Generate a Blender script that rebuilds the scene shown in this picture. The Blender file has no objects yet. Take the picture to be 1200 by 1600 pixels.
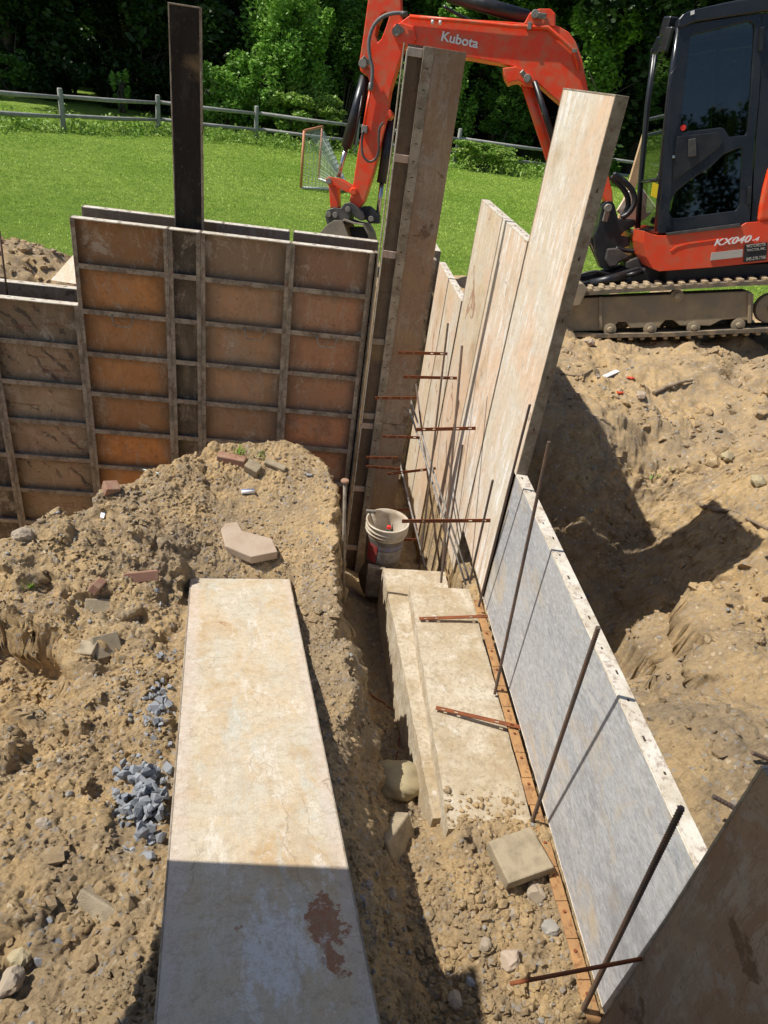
import bpy, bmesh, math, random
import numpy as np
from mathutils import Vector, Matrix, Quaternion
from mathutils.geometry import tessellate_polygon
random.seed(7); rng = np.random.default_rng(11)
sc = bpy.context.scene; COL = sc.collection
PI = math.pi
# ------------------------------------------------------------------ camera
F = 1105.0; H = 3.4
R = np.array([[0.98914, -0.07, -0.127], [-0.07, 0.54, -0.839], [0.127, 0.839, 0.529]])
def _cam():
    global R
    def r(p): return np.array([p[0]-600, -(p[1]-800), -F])
    y = r((505, 90)); x = r((9300, 1430)); z = -r((335, 2550))
    M = np.stack([x/np.linalg.norm(x), y/np.linalg.norm(y), z/np.linalg.norm(z)])
    U, S, V = np.linalg.svd(M); R = U@V
_cam()
C0 = np.array([0, 0, H])
def dirv(px, py): return R@np.array([px-600, -(py-800), -F])
def onZ(px, py, Z): d = dirv(px, py); return C0+d*(Z-H)/d[2]
def onX(px, py, X): d = dirv(px, py); return C0+d*X/d[0]
def onY(px, py, Y): d = dirv(px, py); return C0+d*Y/d[1]
def onP(px, py, p, n):
    d = dirv(px, py); return C0+d*(np.dot(np.array(p)-C0, n)/np.dot(d, n))
cam = bpy.data.cameras.new('camera'); co = bpy.data.objects.new('camera', cam); COL.objects.link(co)
Mx = Matrix([list(R[i])+[C0[i]] for i in range(3)]+[[0, 0, 0, 1]]); co.matrix_world = Mx
cam.sensor_fit = 'HORIZONTAL'; cam.sensor_width = 36; cam.lens = F/1200*36; cam.clip_end = 400; cam.clip_start = .05
sc.camera = co; sc.render.resolution_x = 768; sc.render.resolution_y = 1024
# ------------------------------------------------------------------ light
sd = Vector((-1, .14, 1.42)).normalized()
sun = bpy.data.lights.new('sun', 'SUN'); sun.energy = 4.9; sun.angle = math.radians(.5); sun.color = (1, .95, .86)
so = bpy.data.objects.new('sun', sun); COL.objects.link(so); so.rotation_euler = sd.to_track_quat('Z', 'Y').to_euler(); so.location = (-5, 0, 9)
w = bpy.data.worlds.new('World'); sc.world = w; w.use_nodes = True
nt = w.node_tree; sky = nt.nodes.new('ShaderNodeTexSky'); sky.sky_type = 'NISHITA'; sky.sun_disc = False
sky.sun_elevation = math.asin(sd.z); sky.sun_rotation = math.atan2(sd.x, sd.y)
nt.links.new(sky.outputs[0], nt.nodes['Background'].inputs[0]); nt.nodes['Background'].inputs[1].default_value = .092
sc.view_settings.view_transform = 'Standard'; sc.view_settings.look = 'None'; sc.view_settings.exposure = 0.2
# ------------------------------------------------------------------ object helpers
ORG = {}
def tag(o, label=None, cat=None, group=None, kind=None):
    if label: o['label'] = label
    if cat: o['category'] = cat
    if group: o['group'] = group
    if kind: o['kind'] = kind
    return o
def thing(name, loc, label, cat, group=None):
    o = bpy.data.objects.new(name, None); COL.objects.link(o); o.location = loc; ORG[o.name] = Vector(loc); o.empty_display_size = .1
    return tag(o, label, cat, group)
class MB:
    def __init__(s): s.v = []; s.f = []; s.uv = []; s.sm = []
    def add(s, vs, fs, uvs=None, smooth=False):
        b = len(s.v); s.v += [tuple(map(float, p)) for p in vs]
        for i, f in enumerate(fs):
            s.f.append([b+k for k in f]); s.sm.append(smooth)
            s.uv.append(uvs[i] if uvs else [(float(vs[k][0]+.31*vs[k][2]), float(vs[k][1]+vs[k][2])) for k in f])
        return s
    def box(s, o, a, b, c):   # origin corner and three edge vectors; uv in metres, v runs along b
        o, a, b, c = map(lambda q: np.array(q, float), (o, a, b, c))
        if np.dot(np.cross(a, b), c) < 0: o = o+c; c = -c
        la, lb, lc = [np.linalg.norm(q) for q in (a, b, c)]
        vs = []; t = []
        for k in (0, 1):
            for j in (0, 1):
                for i in (0, 1):
                    vs.append(o+i*a+j*b+k*c); t.append((i*la+.7*k*lc, j*lb+.7*k*lc))
        fs = [(0, 2, 3, 1), (4, 5, 7, 6), (0, 1, 5, 4), (2, 6, 7, 3), (0, 4, 6, 2), (1, 3, 7, 5)]
        return s.add(vs, fs, [[t[k] for k in f] for f in fs])
    def cbox(s, c, hx, hy, hz, rot=None):
        A = np.array(rot.to_3x3()) if rot is not None else np.eye(3)
        a, b, d = A[:, 0]*2*hx, A[:, 1]*2*hy, A[:, 2]*2*hz
        return s.box(np.array(c)-a/2-b/2-d/2, a, b, d)
    def tube(s, pts, r, n=10, cap=True, smooth=True):
        pts = [Vector(p) for p in pts]; m = len(pts)
        rs = r if hasattr(r, '__len__') else [r]*m
        vs = []; up = None
        for i, p in enumerate(pts):
            t = (pts[min(i+1, m-1)]-pts[max(i-1, 0)]).normalized()
            if up is None:
                up = t.orthogonal().normalized()
            else:
                up = (up-t*up.dot(t)); up = up.normalized() if up.length > 1e-6 else t.orthogonal().normalized()
            q = t.cross(up)
            for k in range(n):
                a = 2*PI*k/n; vs.append(p+(up*math.cos(a)+q*math.sin(a))*rs[i])
        fs = [(i*n+k, i*n+(k+1) % n, (i+1)*n+(k+1) % n, (i+1)*n+k) for i in range(m-1) for k in range(n)]
        s.add(vs, fs, None, smooth)
        if cap: s.add(vs[:n], [tuple(range(n))[::-1]]); s.add(vs[-n:], [tuple(range(n))])
        return s
    def prism(s, loops, vec):   # loops: outer + holes of 3-D points lying in a plane, extruded along vec
        if not hasattr(loops[0][0], '__len__'): loops = [loops]
        L = [[Vector(p) for p in l] for l in loops]; vec = Vector(vec); flat = [p for l in L for p in l]; N = len(flat)
        tr = tessellate_polygon(L)
        n = Vector((0, 0, 0))
        a, b, c = [flat[k] for k in tr[0]]
        fs = []
        for t in tr:
            a, b, c = [flat[k] for k in t]
            nn = (b-a).cross(c-a)
            t = tuple(t) if nn.dot(vec) < 0 else tuple(t)[::-1]
            fs.append(t); fs.append(tuple(k+N for k in t[::-1]))
        s.add(flat+[p+vec for p in flat], fs)
        b = 0
        for l in L:
            m = len(l)
            s.add(l+[p+vec for p in l], [(k, (k+1) % m, m+(k+1) % m, m+k) for k in range(m)])
        return s
    def lathe(s, c, prof, n=32, ax=(0, 0, 1), smooth=None):
        smooth = n > 30 if smooth is None else smooth  # prof: (radius, height)
        q = Vector((0, 0, 1)).rotation_difference(Vector(ax)); c = Vector(c)
        vs = [c+q@Vector((r*math.cos(2*PI*k/n), r*math.sin(2*PI*k/n), h)) for r, h in prof for k in range(n)]
        uvs = []; fs = []
        for i in range(len(prof)-1):
            for k in range(n):
                fs.append((i*n+k, i*n+(k+1) % n, (i+1)*n+(k+1) % n, (i+1)*n+k))
                uvs.append([(k/n, prof[i][1]), ((k+1)/n, prof[i][1]), ((k+1)/n, prof[i+1][1]), (k/n, prof[i+1][1])])
        return s.add(vs, fs, uvs, smooth)
    def build(s, name, mat, parent=None, bevel=0, loc=None, seg=1, fix=True):
        me = bpy.data.meshes.new(name)
        org = ORG[parent.name] if parent else Vector(loc if loc is not None else (0, 0, 0))
        me.from_pydata([Vector(p)-org for p in s.v], [], s.f)
        uvl = me.uv_layers.new(name='UVMap'); flat = [c for u in s.uv for p in u for c in p]
        uvl.data.foreach_set('uv', flat)
        me.polygons.foreach_set('use_smooth', s.sm)
        if fix or bevel:
            bm = bmesh.new(); bm.from_mesh(me); bmesh.ops.remove_doubles(bm, verts=bm.verts, dist=1e-5)
            bmesh.ops.recalc_face_normals(bm, faces=bm.faces); bm.to_mesh(me); bm.free()
        me.materials.append(mat); me.update()
        o = bpy.data.objects.new(name, me); COL.objects.link(o)
        if parent: o.parent = parent
        else: o.location = org
        ORG[o.name] = org
        if bevel:
            m = o.modifiers.new('bevel', 'BEVEL'); m.width = bevel; m.segments = seg; m.limit_method = 'ANGLE'; m.angle_limit = .6
        return o
def npmesh(name, V, Fq, mat, smooth=False, loc=(0, 0, 0)):
    me = bpy.data.meshes.new(name); V = np.asarray(V, np.float32); Fq = np.asarray(Fq, np.int32); k = Fq.shape[1]
    me.vertices.add(len(V)); me.vertices.foreach_set('co', V.ravel())
    me.loops.add(Fq.size); me.loops.foreach_set('vertex_index', Fq.ravel())
    me.polygons.add(len(Fq)); me.polygons.foreach_set('loop_start', np.arange(0, Fq.size, k, dtype=np.int32))
    me.polygons.foreach_set('use_smooth', np.full(len(Fq), smooth)); me.update(calc_edges=True); me.validate()
    me.materials.append(mat)
    o = bpy.data.objects.new(name, me); o.location = loc; COL.objects.link(o); return o
def dup(o, loc=None, rot=None, label=None, parent=None):
    c = o.copy(); COL.objects.link(c)
    if parent: c.parent = parent
    if loc is not None: c.location = loc
    if rot is not None: c.rotation_euler = rot
    if label: c['label'] = label
    for ch in o.children: dup(ch, parent=c)
    return c
# ------------------------------------------------------------------ material helpers
class NM:
    def __init__(s, name, rough=.8):
        s.m = bpy.data.materials.new(name); s.m.use_nodes = True; s.t = s.m.node_tree; s.b = s.t.nodes['Principled BSDF']
        s.b.inputs['Roughness'].default_value = rough
    def n(s, ty, **k):
        x = s.t.nodes.new(ty)
        for a, v in k.items():
            if a.startswith('i_'): x.inputs[int(a[2:])].default_value = v
            else: setattr(x, a, v)
        return x
    def l(s, a, b): s.t.links.new(a, b)
    def co(s, kind='Object', scale=(1, 1, 1), rnd=True):
        tc = s.n('ShaderNodeTexCoord'); mp = s.n('ShaderNodeMapping'); mp.inputs['Scale'].default_value = scale
        src = tc.outputs[kind]
        if rnd:
            oi = s.n('ShaderNodeObjectInfo'); mu = s.n('ShaderNodeMath', operation='MULTIPLY'); mu.inputs[1].default_value = 37.
            s.l(oi.outputs['Random'], mu.inputs[0]); ad = s.n('ShaderNodeVectorMath', operation='ADD')
            s.l(src, ad.inputs[0]); s.l(mu.outputs[0], ad.inputs[1]); src = ad.outputs[0]
        s.l(src, mp.inputs[0]); return mp.outputs[0]
    def noise(s, v, scale, detail=5, rough=.55, dist=0):
        x = s.n('ShaderNodeTexNoise'); x.inputs['Scale'].default_value = scale; x.inputs['Detail'].default_value = detail
        x.inputs['Roughness'].default_value = rough; x.inputs['Distortion'].default_value = dist; s.l(v, x.inputs['Vector']); return x.outputs[0]
    def voro(s, v, scale, feat='F1', out=0):
        x = s.n('ShaderNodeTexVoronoi', feature=feat); x.inputs['Scale'].default_value = scale; s.l(v, x.inputs['Vector']); return x.outputs[out]
    def ramp(s, f, *st):
        x = s.n('ShaderNodeValToRGB'); e = x.color_ramp.elements
        while len(e) < len(st): e.new(.5)
        for i, (p, c) in enumerate(st):
            e[i].position = p; e[i].color = (c, c, c, 1) if not hasattr(c, '__len__') else (*c, 1)
        s.l(f, x.inputs[0]); return x.outputs[0]
    def mix(s, f, a, b, mode='MIX'):
        x = s.n('ShaderNodeMix', data_type='RGBA', blend_type=mode)
        for v, i in ((f, 0), (a, 6), (b, 7)):
            if hasattr(v, 'is_linked') or hasattr(v, 'links'): s.l(v, x.inputs[i])
            elif i == 0: x.inputs[0].default_value = v
            else: x.inputs[i].default_value = (*v, 1)
        return x.outputs[2]
    def math(s, op, a, b=None):
        x = s.n('ShaderNodeMath', operation=op)
        for i, v in enumerate((a, b)):
            if v is None: continue
            if hasattr(v, 'links'): s.l(v, x.inputs[i])
            else: x.inputs[i].default_value = v
        return x.outputs[0]
    def bump(s, h, st=.5, d=.01, prev=None):
        x = s.n('ShaderNodeBump'); x.inputs['Strength'].default_value = st; x.inputs['Distance'].default_value = d
        s.l(h, x.inputs['Height'])
        if prev: s.l(prev, x.inputs['Normal'])
        s.l(x.outputs[0], s.b.inputs['Normal']); return x.outputs[0]
    def col(s, c): s.l(c, s.b.inputs['Base Color']) if hasattr(c, 'links') else setattr(s.b.inputs['Base Color'], 'default_value', (*c, 1)); return s
    def rgh(s, c): s.l(c, s.b.inputs['Roughness'])
def simple(name, c, rough=.6, metal=0, dirt=None, amt=.5, sc_=6, bump=.0, spec=.5):
    m = NM(name, rough); m.b.inputs['Metallic'].default_value = metal; m.b.inputs['Specular IOR Level'].default_value = spec
    v = m.co(); nz = m.noise(v, sc_, 6, .6)
    d = dirt or tuple(x*.6 for x in c)
    m.col(m.mix(m.ramp(nz, (.42, 0), (.72, amt)), c, d))
    m.rgh(m.ramp(nz, (.3, max(rough-.12, .05)), (.7, min(rough+.15, 1))))
    if bump: m.bump(m.noise(v, sc_*12, 4), bump, .004)
    return m.m
def dirt_mat(name='soil', k=1.):
    m = NM(name, .95); v = m.co('Object', rnd=False); m.b.inputs['Specular IOR Level'].default_value = .15
    big = m.noise(v, .9, 5, .6, .4); mid = m.noise(v, 5, 6, .65, .3); fine = m.noise(v, 45, 5, .7); vf = m.noise(v, 240, 3, .7)
    a = m.ramp(big, (.34, (.27*k, .205*k, .128*k)), (.48, (.385*k, .275*k, .148*k)), (.62, (.44*k, .305*k, .15*k)), (.75, (.38*k, .31*k, .21*k)))
    b = m.mix(m.ramp(mid, (.38, .75), (.6, 0)), a, (.235*k, .178*k, .115*k))
    c = m.mix(m.ramp(fine, (.33, .4), (.5, 0)), b, (.19*k, .145*k, .1*k))
    c = m.mix(m.ramp(fine, (.58, 0), (.72, .5)), c, (.56*k, .44*k, .29*k))
    sp = m.voro(v, 70, out=1); sel = m.n('ShaderNodeSeparateColor'); m.l(sp, sel.inputs[0])
    c = m.mix(m.ramp(sel.outputs[0], (.93, 0), (.95, .6)), c, (.27*k, .26*k, .25*k))
    c = m.mix(m.ramp(sel.outputs[1], (.975, 0), (.985, .6)), c, (.52*k, .43*k, .3*k))
    m.col(c)
    p = m.bump(m.noise(v, 14, 6, .7), .7, .035)
    p = m.bump(m.voro(v, 85), .35, .006, p)
    m.bump(m.noise(v, 110, 6, .85), 1., .012, p)
    return m.m
M = {}
M['soil'] = dirt_mat('soil', 1.5); M['soil_dark'] = dirt_mat('packed soil', .75)
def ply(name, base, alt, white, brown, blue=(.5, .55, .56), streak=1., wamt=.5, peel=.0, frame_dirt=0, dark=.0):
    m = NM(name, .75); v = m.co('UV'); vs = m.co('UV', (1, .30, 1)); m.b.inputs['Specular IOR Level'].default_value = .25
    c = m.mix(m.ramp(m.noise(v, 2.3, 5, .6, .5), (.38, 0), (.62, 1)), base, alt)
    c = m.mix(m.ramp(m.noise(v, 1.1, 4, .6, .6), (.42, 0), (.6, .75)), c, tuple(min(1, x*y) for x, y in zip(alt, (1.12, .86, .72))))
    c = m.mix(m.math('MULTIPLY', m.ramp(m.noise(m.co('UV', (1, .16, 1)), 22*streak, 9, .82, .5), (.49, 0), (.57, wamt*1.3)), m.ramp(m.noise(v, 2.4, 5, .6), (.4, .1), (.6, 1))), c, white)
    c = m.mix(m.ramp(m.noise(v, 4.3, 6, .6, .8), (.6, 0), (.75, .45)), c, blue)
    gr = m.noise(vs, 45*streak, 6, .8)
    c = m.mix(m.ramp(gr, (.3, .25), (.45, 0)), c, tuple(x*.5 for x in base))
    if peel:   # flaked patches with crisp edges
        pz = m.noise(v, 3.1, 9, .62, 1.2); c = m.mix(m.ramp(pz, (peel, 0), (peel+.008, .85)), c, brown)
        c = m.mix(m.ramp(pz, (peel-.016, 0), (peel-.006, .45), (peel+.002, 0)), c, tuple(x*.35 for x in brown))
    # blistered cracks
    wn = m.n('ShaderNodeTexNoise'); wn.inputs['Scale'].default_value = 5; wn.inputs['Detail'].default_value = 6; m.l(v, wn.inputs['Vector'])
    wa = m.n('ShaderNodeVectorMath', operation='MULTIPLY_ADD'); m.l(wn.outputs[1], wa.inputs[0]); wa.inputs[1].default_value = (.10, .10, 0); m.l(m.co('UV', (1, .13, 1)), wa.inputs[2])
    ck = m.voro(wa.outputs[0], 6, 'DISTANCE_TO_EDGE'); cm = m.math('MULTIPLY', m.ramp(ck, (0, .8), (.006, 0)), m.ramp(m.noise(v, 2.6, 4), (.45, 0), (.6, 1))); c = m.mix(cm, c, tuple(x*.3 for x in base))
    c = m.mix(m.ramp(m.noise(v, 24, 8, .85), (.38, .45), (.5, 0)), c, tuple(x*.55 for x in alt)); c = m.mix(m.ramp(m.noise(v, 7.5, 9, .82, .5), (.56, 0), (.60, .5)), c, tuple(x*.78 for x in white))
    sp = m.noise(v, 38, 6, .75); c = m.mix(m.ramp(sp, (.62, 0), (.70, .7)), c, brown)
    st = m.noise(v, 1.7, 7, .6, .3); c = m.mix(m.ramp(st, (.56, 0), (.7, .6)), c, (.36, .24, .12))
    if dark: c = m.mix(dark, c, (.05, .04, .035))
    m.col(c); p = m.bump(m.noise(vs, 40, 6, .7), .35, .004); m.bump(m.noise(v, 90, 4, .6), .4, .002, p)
    return m.m
M['cream'] = ply('weathered cream plywood', (.60, .47, .31), (.58, .51, .41), (.70, .66, .58), (.33, .16, .095), (.60, .62, .56), .5, .6, .64)
M['peach'] = ply('weathered peach plywood', (.63, .50, .37), (.62, .56, .45), (.78, .76, .72), (.42, .25, .14), (.62, .64, .63), .8, .75, .69)
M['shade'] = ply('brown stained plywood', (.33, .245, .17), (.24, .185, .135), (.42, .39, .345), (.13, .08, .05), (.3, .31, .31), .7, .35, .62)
M['olive'] = ply('dark stained plywood', (.17, .125, .085), (.13, .10, .075), (.28, .25, .2), (.08, .05, .035), (.2, .2, .19), .7, .2, .66)
def boardmat():
    m = NM('mottled cream plywood', .72); v = m.co('UV', rnd=False); vs = m.co('UV', (1, .35, 1), rnd=False); m.b.inputs['Specular IOR Level'].default_value = .25
    c = m.mix(m.ramp(m.noise(v, 2.1, 6, .62, .8), (.36, 0), (.62, 1)), (.56, .44, .29), (.52, .48, .385))
    c = m.mix(m.ramp(m.noise(v, 3.3, 7, .65, 1.), (.5, 0), (.66, .8)), c, (.46, .31, .155))
    c = m.mix(m.ramp(m.noise(vs, 5.5, 7, .7, .6), (.53, 0), (.66, .7)), c, (.47, .50, .46))
    c = m.mix(m.ramp(m.noise(vs, 9, 8, .75, .4), (.54, 0), (.62, .8)), c, (.66, .60, .51))
    sp = m.n('ShaderNodeSeparateXYZ'); m.l(v, sp.inputs[0])
    e = m.math('ABSOLUTE', m.math('SUBTRACT', sp.outputs[0], .31)); c = m.mix(m.ramp(m.math('ADD', e, m.math('MULTIPLY', m.noise(vs, 4, 5), .06)), (.26, 0), (.29, .55)), c, (.55, .46, .40))
    c = m.mix(m.ramp(m.noise(v, 1.35, 8, .66, .5), (.59, 0), (.68, .75)), c, (.37, .25, .12))
    pz = m.noise(v, 4.6, 8, .6, 1.); c = m.mix(m.ramp(pz, (.672, 0), (.679, .85)), c, (.34, .17, .10))
    wn = m.n('ShaderNodeTexNoise'); wn.inputs['Scale'].default_value = 7; wn.inputs['Detail'].default_value = 6; m.l(v, wn.inputs['Vector'])
    wa = m.n('ShaderNodeVectorMath', operation='MULTIPLY_ADD'); m.l(wn.outputs[1], wa.inputs[0]); wa.inputs[1].default_value = (.16, .16, 0); m.l(m.co('UV', (1, .4, 1), rnd=False), wa.inputs[2])
    ck = m.voro(wa.outputs[0], 5, 'DISTANCE_TO_EDGE'); c = m.mix(m.math('MULTIPLY', m.ramp(ck, (0, .7), (.007, 0)), m.ramp(m.noise(v, 3, 4), (.44, 0), (.58, 1))), c, (.2, .13, .08))
    ck = m.voro(wa.outputs[0], 17, 'DISTANCE_TO_EDGE'); c = m.mix(m.math('MULTIPLY', m.ramp(ck, (0, .6), (.01, 0)), m.ramp(m.noise(v, 6, 4), (.52, 0), (.6, 1))), c, (.24, .16, .1))
    # bare red brown patch with a torn outline near the near right corner
    cx = m.math('DIVIDE', m.math('SUBTRACT', sp.outputs[0], .50), .085); cy = m.math('DIVIDE', m.math('SUBTRACT', sp.outputs[1], .66), .16)
    rr = m.math('SQRT', m.math('ADD', m.math('MULTIPLY', cx, cx), m.math('MULTIPLY', cy, cy))); rr = m.math('ADD', rr, m.math('MULTIPLY', m.math('SUBTRACT', m.noise(v, 9, 7, .7), .5), 3.2))
    c = m.mix(m.ramp(rr, (.62, .95), (.66, 0)), c, (.30, .13, .065)); 
    cx = m.math('DIVIDE', m.math('SUBTRACT', sp.outputs[0], .33), .13); cy = m.math('DIVIDE', m.math('SUBTRACT', sp.outputs[1], .62), .20)
    rr = m.math('SQRT', m.math('ADD', m.math('MULTIPLY', cx, cx), m.math('MULTIPLY', cy, cy))); rr = m.math('ADD', rr, m.math('MULTIPLY', m.math('SUBTRACT', m.noise(vs, 16, 8, .8), .5), 4))
    c = m.mix(m.ramp(rr, (.55, .8), (.9, 0)), c, (.66, .64, .6))
    c = m.mix(m.ramp(m.noise(v, 55, 6, .8), (.62, 0), (.7, .6)), c, (.27, .17, .09))
    c = m.mix(m.ramp(m.noise(v, 26, 8, .85), (.40, .5), (.52, 0)), c, (.33, .25, .16)); c = m.mix(m.ramp(m.noise(v, 15, 9, .85), (.55, 0), (.62, .55)), c, (.68, .63, .55))
    c = m.mix(m.ramp(m.noise(v, 190, 3, .8), (.56, 0), (.68, .5)), c, (.25, .19, .13)); c = m.mix(m.ramp(m.noise(vs, 6.5, 9, .8, .4), (.56, 0), (.585, .5)), c, (.44, .37, .28))
    m.col(c); p = m.bump(m.noise(vs, 40, 6, .7), .5, .003); m.bump(m.noise(v, 120, 4, .7), .5, .002, p); return m.m
M['board'] = boardmat()
def cellmat(name, c1, c2, grime, rows, graphic=False):
    m = NM(name, .55); v = m.co('UV'); vr = m.co('UV', rnd=False); m.b.inputs['Specular IOR Level'].default_value = .35
    c = m.mix(m.ramp(m.noise(v, 2.2, 5, .6, .4), (.36, 0), (.64, 1)), c1, c2)
    c = m.mix(m.ramp(m.noise(m.co('UV', (1, .2, 1)), 14, 6, .7), (.55, 0), (.72, .35)), c, tuple(min(1, x*1.7+.05) for x in c1))
    sep = m.n('ShaderNodeSeparateXYZ'); m.l(vr, sep.inputs[0])
    # grime collected along ribs and frame edges
    fy = m.math('FRACT', m.math('DIVIDE', sep.outputs[1], rows)); ey = m.math('ABSOLUTE', m.math('SUBTRACT', fy, .5))
    ex = m.math('ABSOLUTE', m.math('SUBTRACT', m.math('DIVIDE', sep.outputs[0], .61), .5))
    e = m.math('MAXIMUM', ey, ex); e2 = m.math('ADD', e, m.math('MULTIPLY', m.math('SUBTRACT', m.noise(v, 9, 6, .7), .5), .32))
    cid = m.n('ShaderNodeTexWhiteNoise', noise_dimensions='1D'); m.l(m.math('ADD', m.math('FLOOR', m.math('DIVIDE', sep.outputs[1], rows)), m.math('MULTIPLY', m.n('ShaderNodeObjectInfo').outputs['Random'], 50)), cid.inputs['W'])
    c = m.mix(m.math('MULTIPLY', cid.outputs[0], .55), c, tuple((x+y)/2 for x, y in zip(grime, (.30, .20, .12))))
    c = m.mix(m.ramp(m.noise(m.co('UV', (1, .4, 1)), 5, 7, .7, .8), (.5, 0), (.68, .6)), c, (.36, .27, .19))
    c = m.mix(m.ramp(m.math('DIVIDE', sep.outputs[1], 2.44), (.86, 0), (.885, .6)), c, tuple(x*1.1 for x in grime))
    c = m.mix(m.ramp(e2, (.26, 0), (.48, .8)), c, grime)
    if graphic:
        bx = m.n('ShaderNodeTexWave'); bx.inputs['Scale'].default_value = 4.3; bx.inputs['Distortion'].default_value = 3.5; bx.inputs['Detail'].default_value = 4; bx.inputs['Detail Scale'].default_value = 2.5
        m.l(m.co('UV', (1, 1, 1), rnd=False), bx.inputs[0]); bx.bands_direction = 'DIAGONAL'
        g = m.math('MULTIPLY', m.ramp(bx.outputs[1], (.78, 0), (.86, 1)), m.ramp(m.noise(v, 5, 6, .7), (.52, 0), (.58, .75)))
        c = m.mix(g, c, (.03, .03, .03))
        c = m.mix(m.ramp(m.noise(m.co('UV', (.5, 4, 1)), 6, 4), (.6, 0), (.66, .6)), c, (.16, .05, .035))
    c = m.mix(m.ramp(m.noise(v, 6, 9, .8, .6), (.50, 0), (.58, .5)), c, tuple(x*.6 for x in c2)); c = m.mix(m.ramp(m.noise(m.co('UV', (1, .35, 1)), 13, 9, .85, .4), (.53, 0), (.60, .55)), c, (.42, .33, .25))
    sp = m.noise(v, 30, 7, .85); c = m.mix(m.ramp(sp, (.58, 0), (.66, .75)), c, (.07, .045, .03)); c = m.mix(m.ramp(m.noise(v, 3.4, 9, .75, .6), (.58, 0), (.63, .6)), c, (.48, .41, .33))
    m.col(c); m.bump(m.noise(v, 60, 5), .3, .002); m.rgh(m.ramp(m.noise(v, 7), (.3, .4), (.7, .8))); return m.m
M['orange_cell'] = cellmat('orange coated plywood', (.650, .269, .077), (.537, .231, .081), (.15, .10, .06), .3048)
M['red_cell'] = cellmat('red brown coated plywood', (.625, .269, .131), (.500, .237, .125), (.15, .11, .08), .3048)
M['tan_cell'] = cellmat('tan coated plywood', (.600, .312, .156), (.475, .275, .156), (.17, .13, .09), .3048)
M['green_cell'] = cellmat('olive printed plywood', (.388, .300, .188), (.425, .263, .163), (.14, .115, .08), .3048, True)
M['dark_cell'] = cellmat('grimy and shaded dark plywood', (.15, .115, .08), (.11, .085, .06), (.06, .05, .04), .3048)
M['black_ply'] = ply('black resin plywood', (.022, .019, .017), (.017, .014, .012), (.06, .05, .04), (.16, .13, .1), (.05, .05, .05), .6, .35, .70)
def gray():
    m = NM('blue grey resin film', .5); v = m.co('UV'); vf = m.co('UV', (.4, 1, 1))
    c = m.mix(m.ramp(m.noise(m.co('UV', (.5, 1, 1)), 2.6, 6, .65, .6), (.35, 0), (.65, 1)), (.27, .275, .285), (.37, .365, .355))
    c = m.mix(m.ramp(m.noise(vf, 70, 5, .8, .6), (.42, 0), (.6, .8)), c, (.52, .53, .55))
    c = m.mix(m.ramp(m.noise(vf, 48, 5, .8, .9), (.52, 0), (.66, .6)), c, (.17, .19, .25))
    c = m.mix(m.ramp(m.noise(v, 3.6, 8, .65, .6), (.53, 0), (.68, .7)), c, (.50, .40, .27))
    c = m.mix(m.ramp(m.noise(v, 22, 6, .7), (.66, 0), (.72, .7)), c, (.25, .17, .11))
    c = m.mix(m.ramp(m.noise(m.co('UV', (.25, 1, 1)), 7, 9, .8, .6), (.55, 0), (.6, .5)), c, (.56, .54, .50)); c = m.mix(m.ramp(m.noise(v, 1.3, 9, .7, 1), (.56, 0), (.64, .5)), c, (.20, .20, .21))
    m.col(c); m.bump(m.noise(vf, 60, 5, .8), .4, .002); return m.m
M['gray_film'] = gray()
def steel(name, c, edge, rust=.5, rough=.65):
    m = NM(name, rough); v = m.co('Object'); m.b.inputs['Specular IOR Level'].default_value = .3
    n1 = m.noise(v, 9, 7, .7, .3); k = m.mix(m.ramp(n1, (.4, 0), (.62, 1)), c, edge)
    k = m.mix(m.ramp(m.noise(v, 28, 7, .75), (.52, 0), (.62, rust)), k, (.16, .06, .028))
    k = m.mix(m.ramp(m.noise(v, 90, 5, .8), (.6, 0), (.68, .6)), k, (.06, .045, .035))
    m.col(k); m.bump(m.noise(v, 70, 6, .7), .5, .003); return m.m
M['frame'] = steel('concrete crusted steel', (.36, .31, .24), (.20, .165, .12), .5)
M['frame_dark'] = steel('dark grimy steel', (.18, .15, .115), (.38, .32, .25), .6)
M['frame_white'] = steel('whitish crusted steel rail', (.66, .61, .53), (.5, .44, .34), .55)
M['rust'] = steel('rusty steel', (.24, .075, .028), (.15, .05, .022), .4, .85)
M['rust_light'] = steel('orange rusted flange', (.42, .235, .10), (.30, .17, .08), .7, .9)
M['rebar'] = steel('reinforcing bar steel', (.085, .07, .06), (.15, .095, .065), .5, .55)
M['rod'] = steel('grey steel rod', (.36, .35, .33), (.16, .14, .12), .25, .45)
def conc():
    m = NM('rough concrete', .9); v = m.co('Object')
    c = m.mix(m.ramp(m.noise(v, 3.3, 7, .65, .4), (.40, 0), (.60, 1)), (.44, .35, .23), (.58, .51, .40))
    c = m.mix(m.ramp(m.noise(v, 7, 8, .7, .5), (.50, 0), (.66, .75)), c, (.38, .28, .16))
    c = m.mix(m.ramp(m.noise(v, 45, 8, .85), (.50, 0), (.60, .65)), c, (.25, .20, .13)); c = m.mix(m.ramp(m.noise(v, 19, 9, .85), (.38, .6), (.5, 0)), c, (.31, .25, .165))
    c = m.mix(m.ramp(m.noise(v, 11, 8, .75), (.58, 0), (.66, .6)), c, (.70, .66, .60))
    m.col(c); p = m.bump(m.noise(v, 22, 8, .75), .8, .012); m.bump(m.noise(v, 160, 3), .5, .003, p); return m.m
M['concrete'] = conc()
M['paver'] = simple('tan paving stone', (.37, .30, .20), .9, 0, (.22, .18, .12), .95, 16, 1.)
M['paver_pink'] = simple('pinkish paving stone', (.42, .33, .25), .9, 0, (.34, .25, .17), .8, 9, .7)
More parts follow.
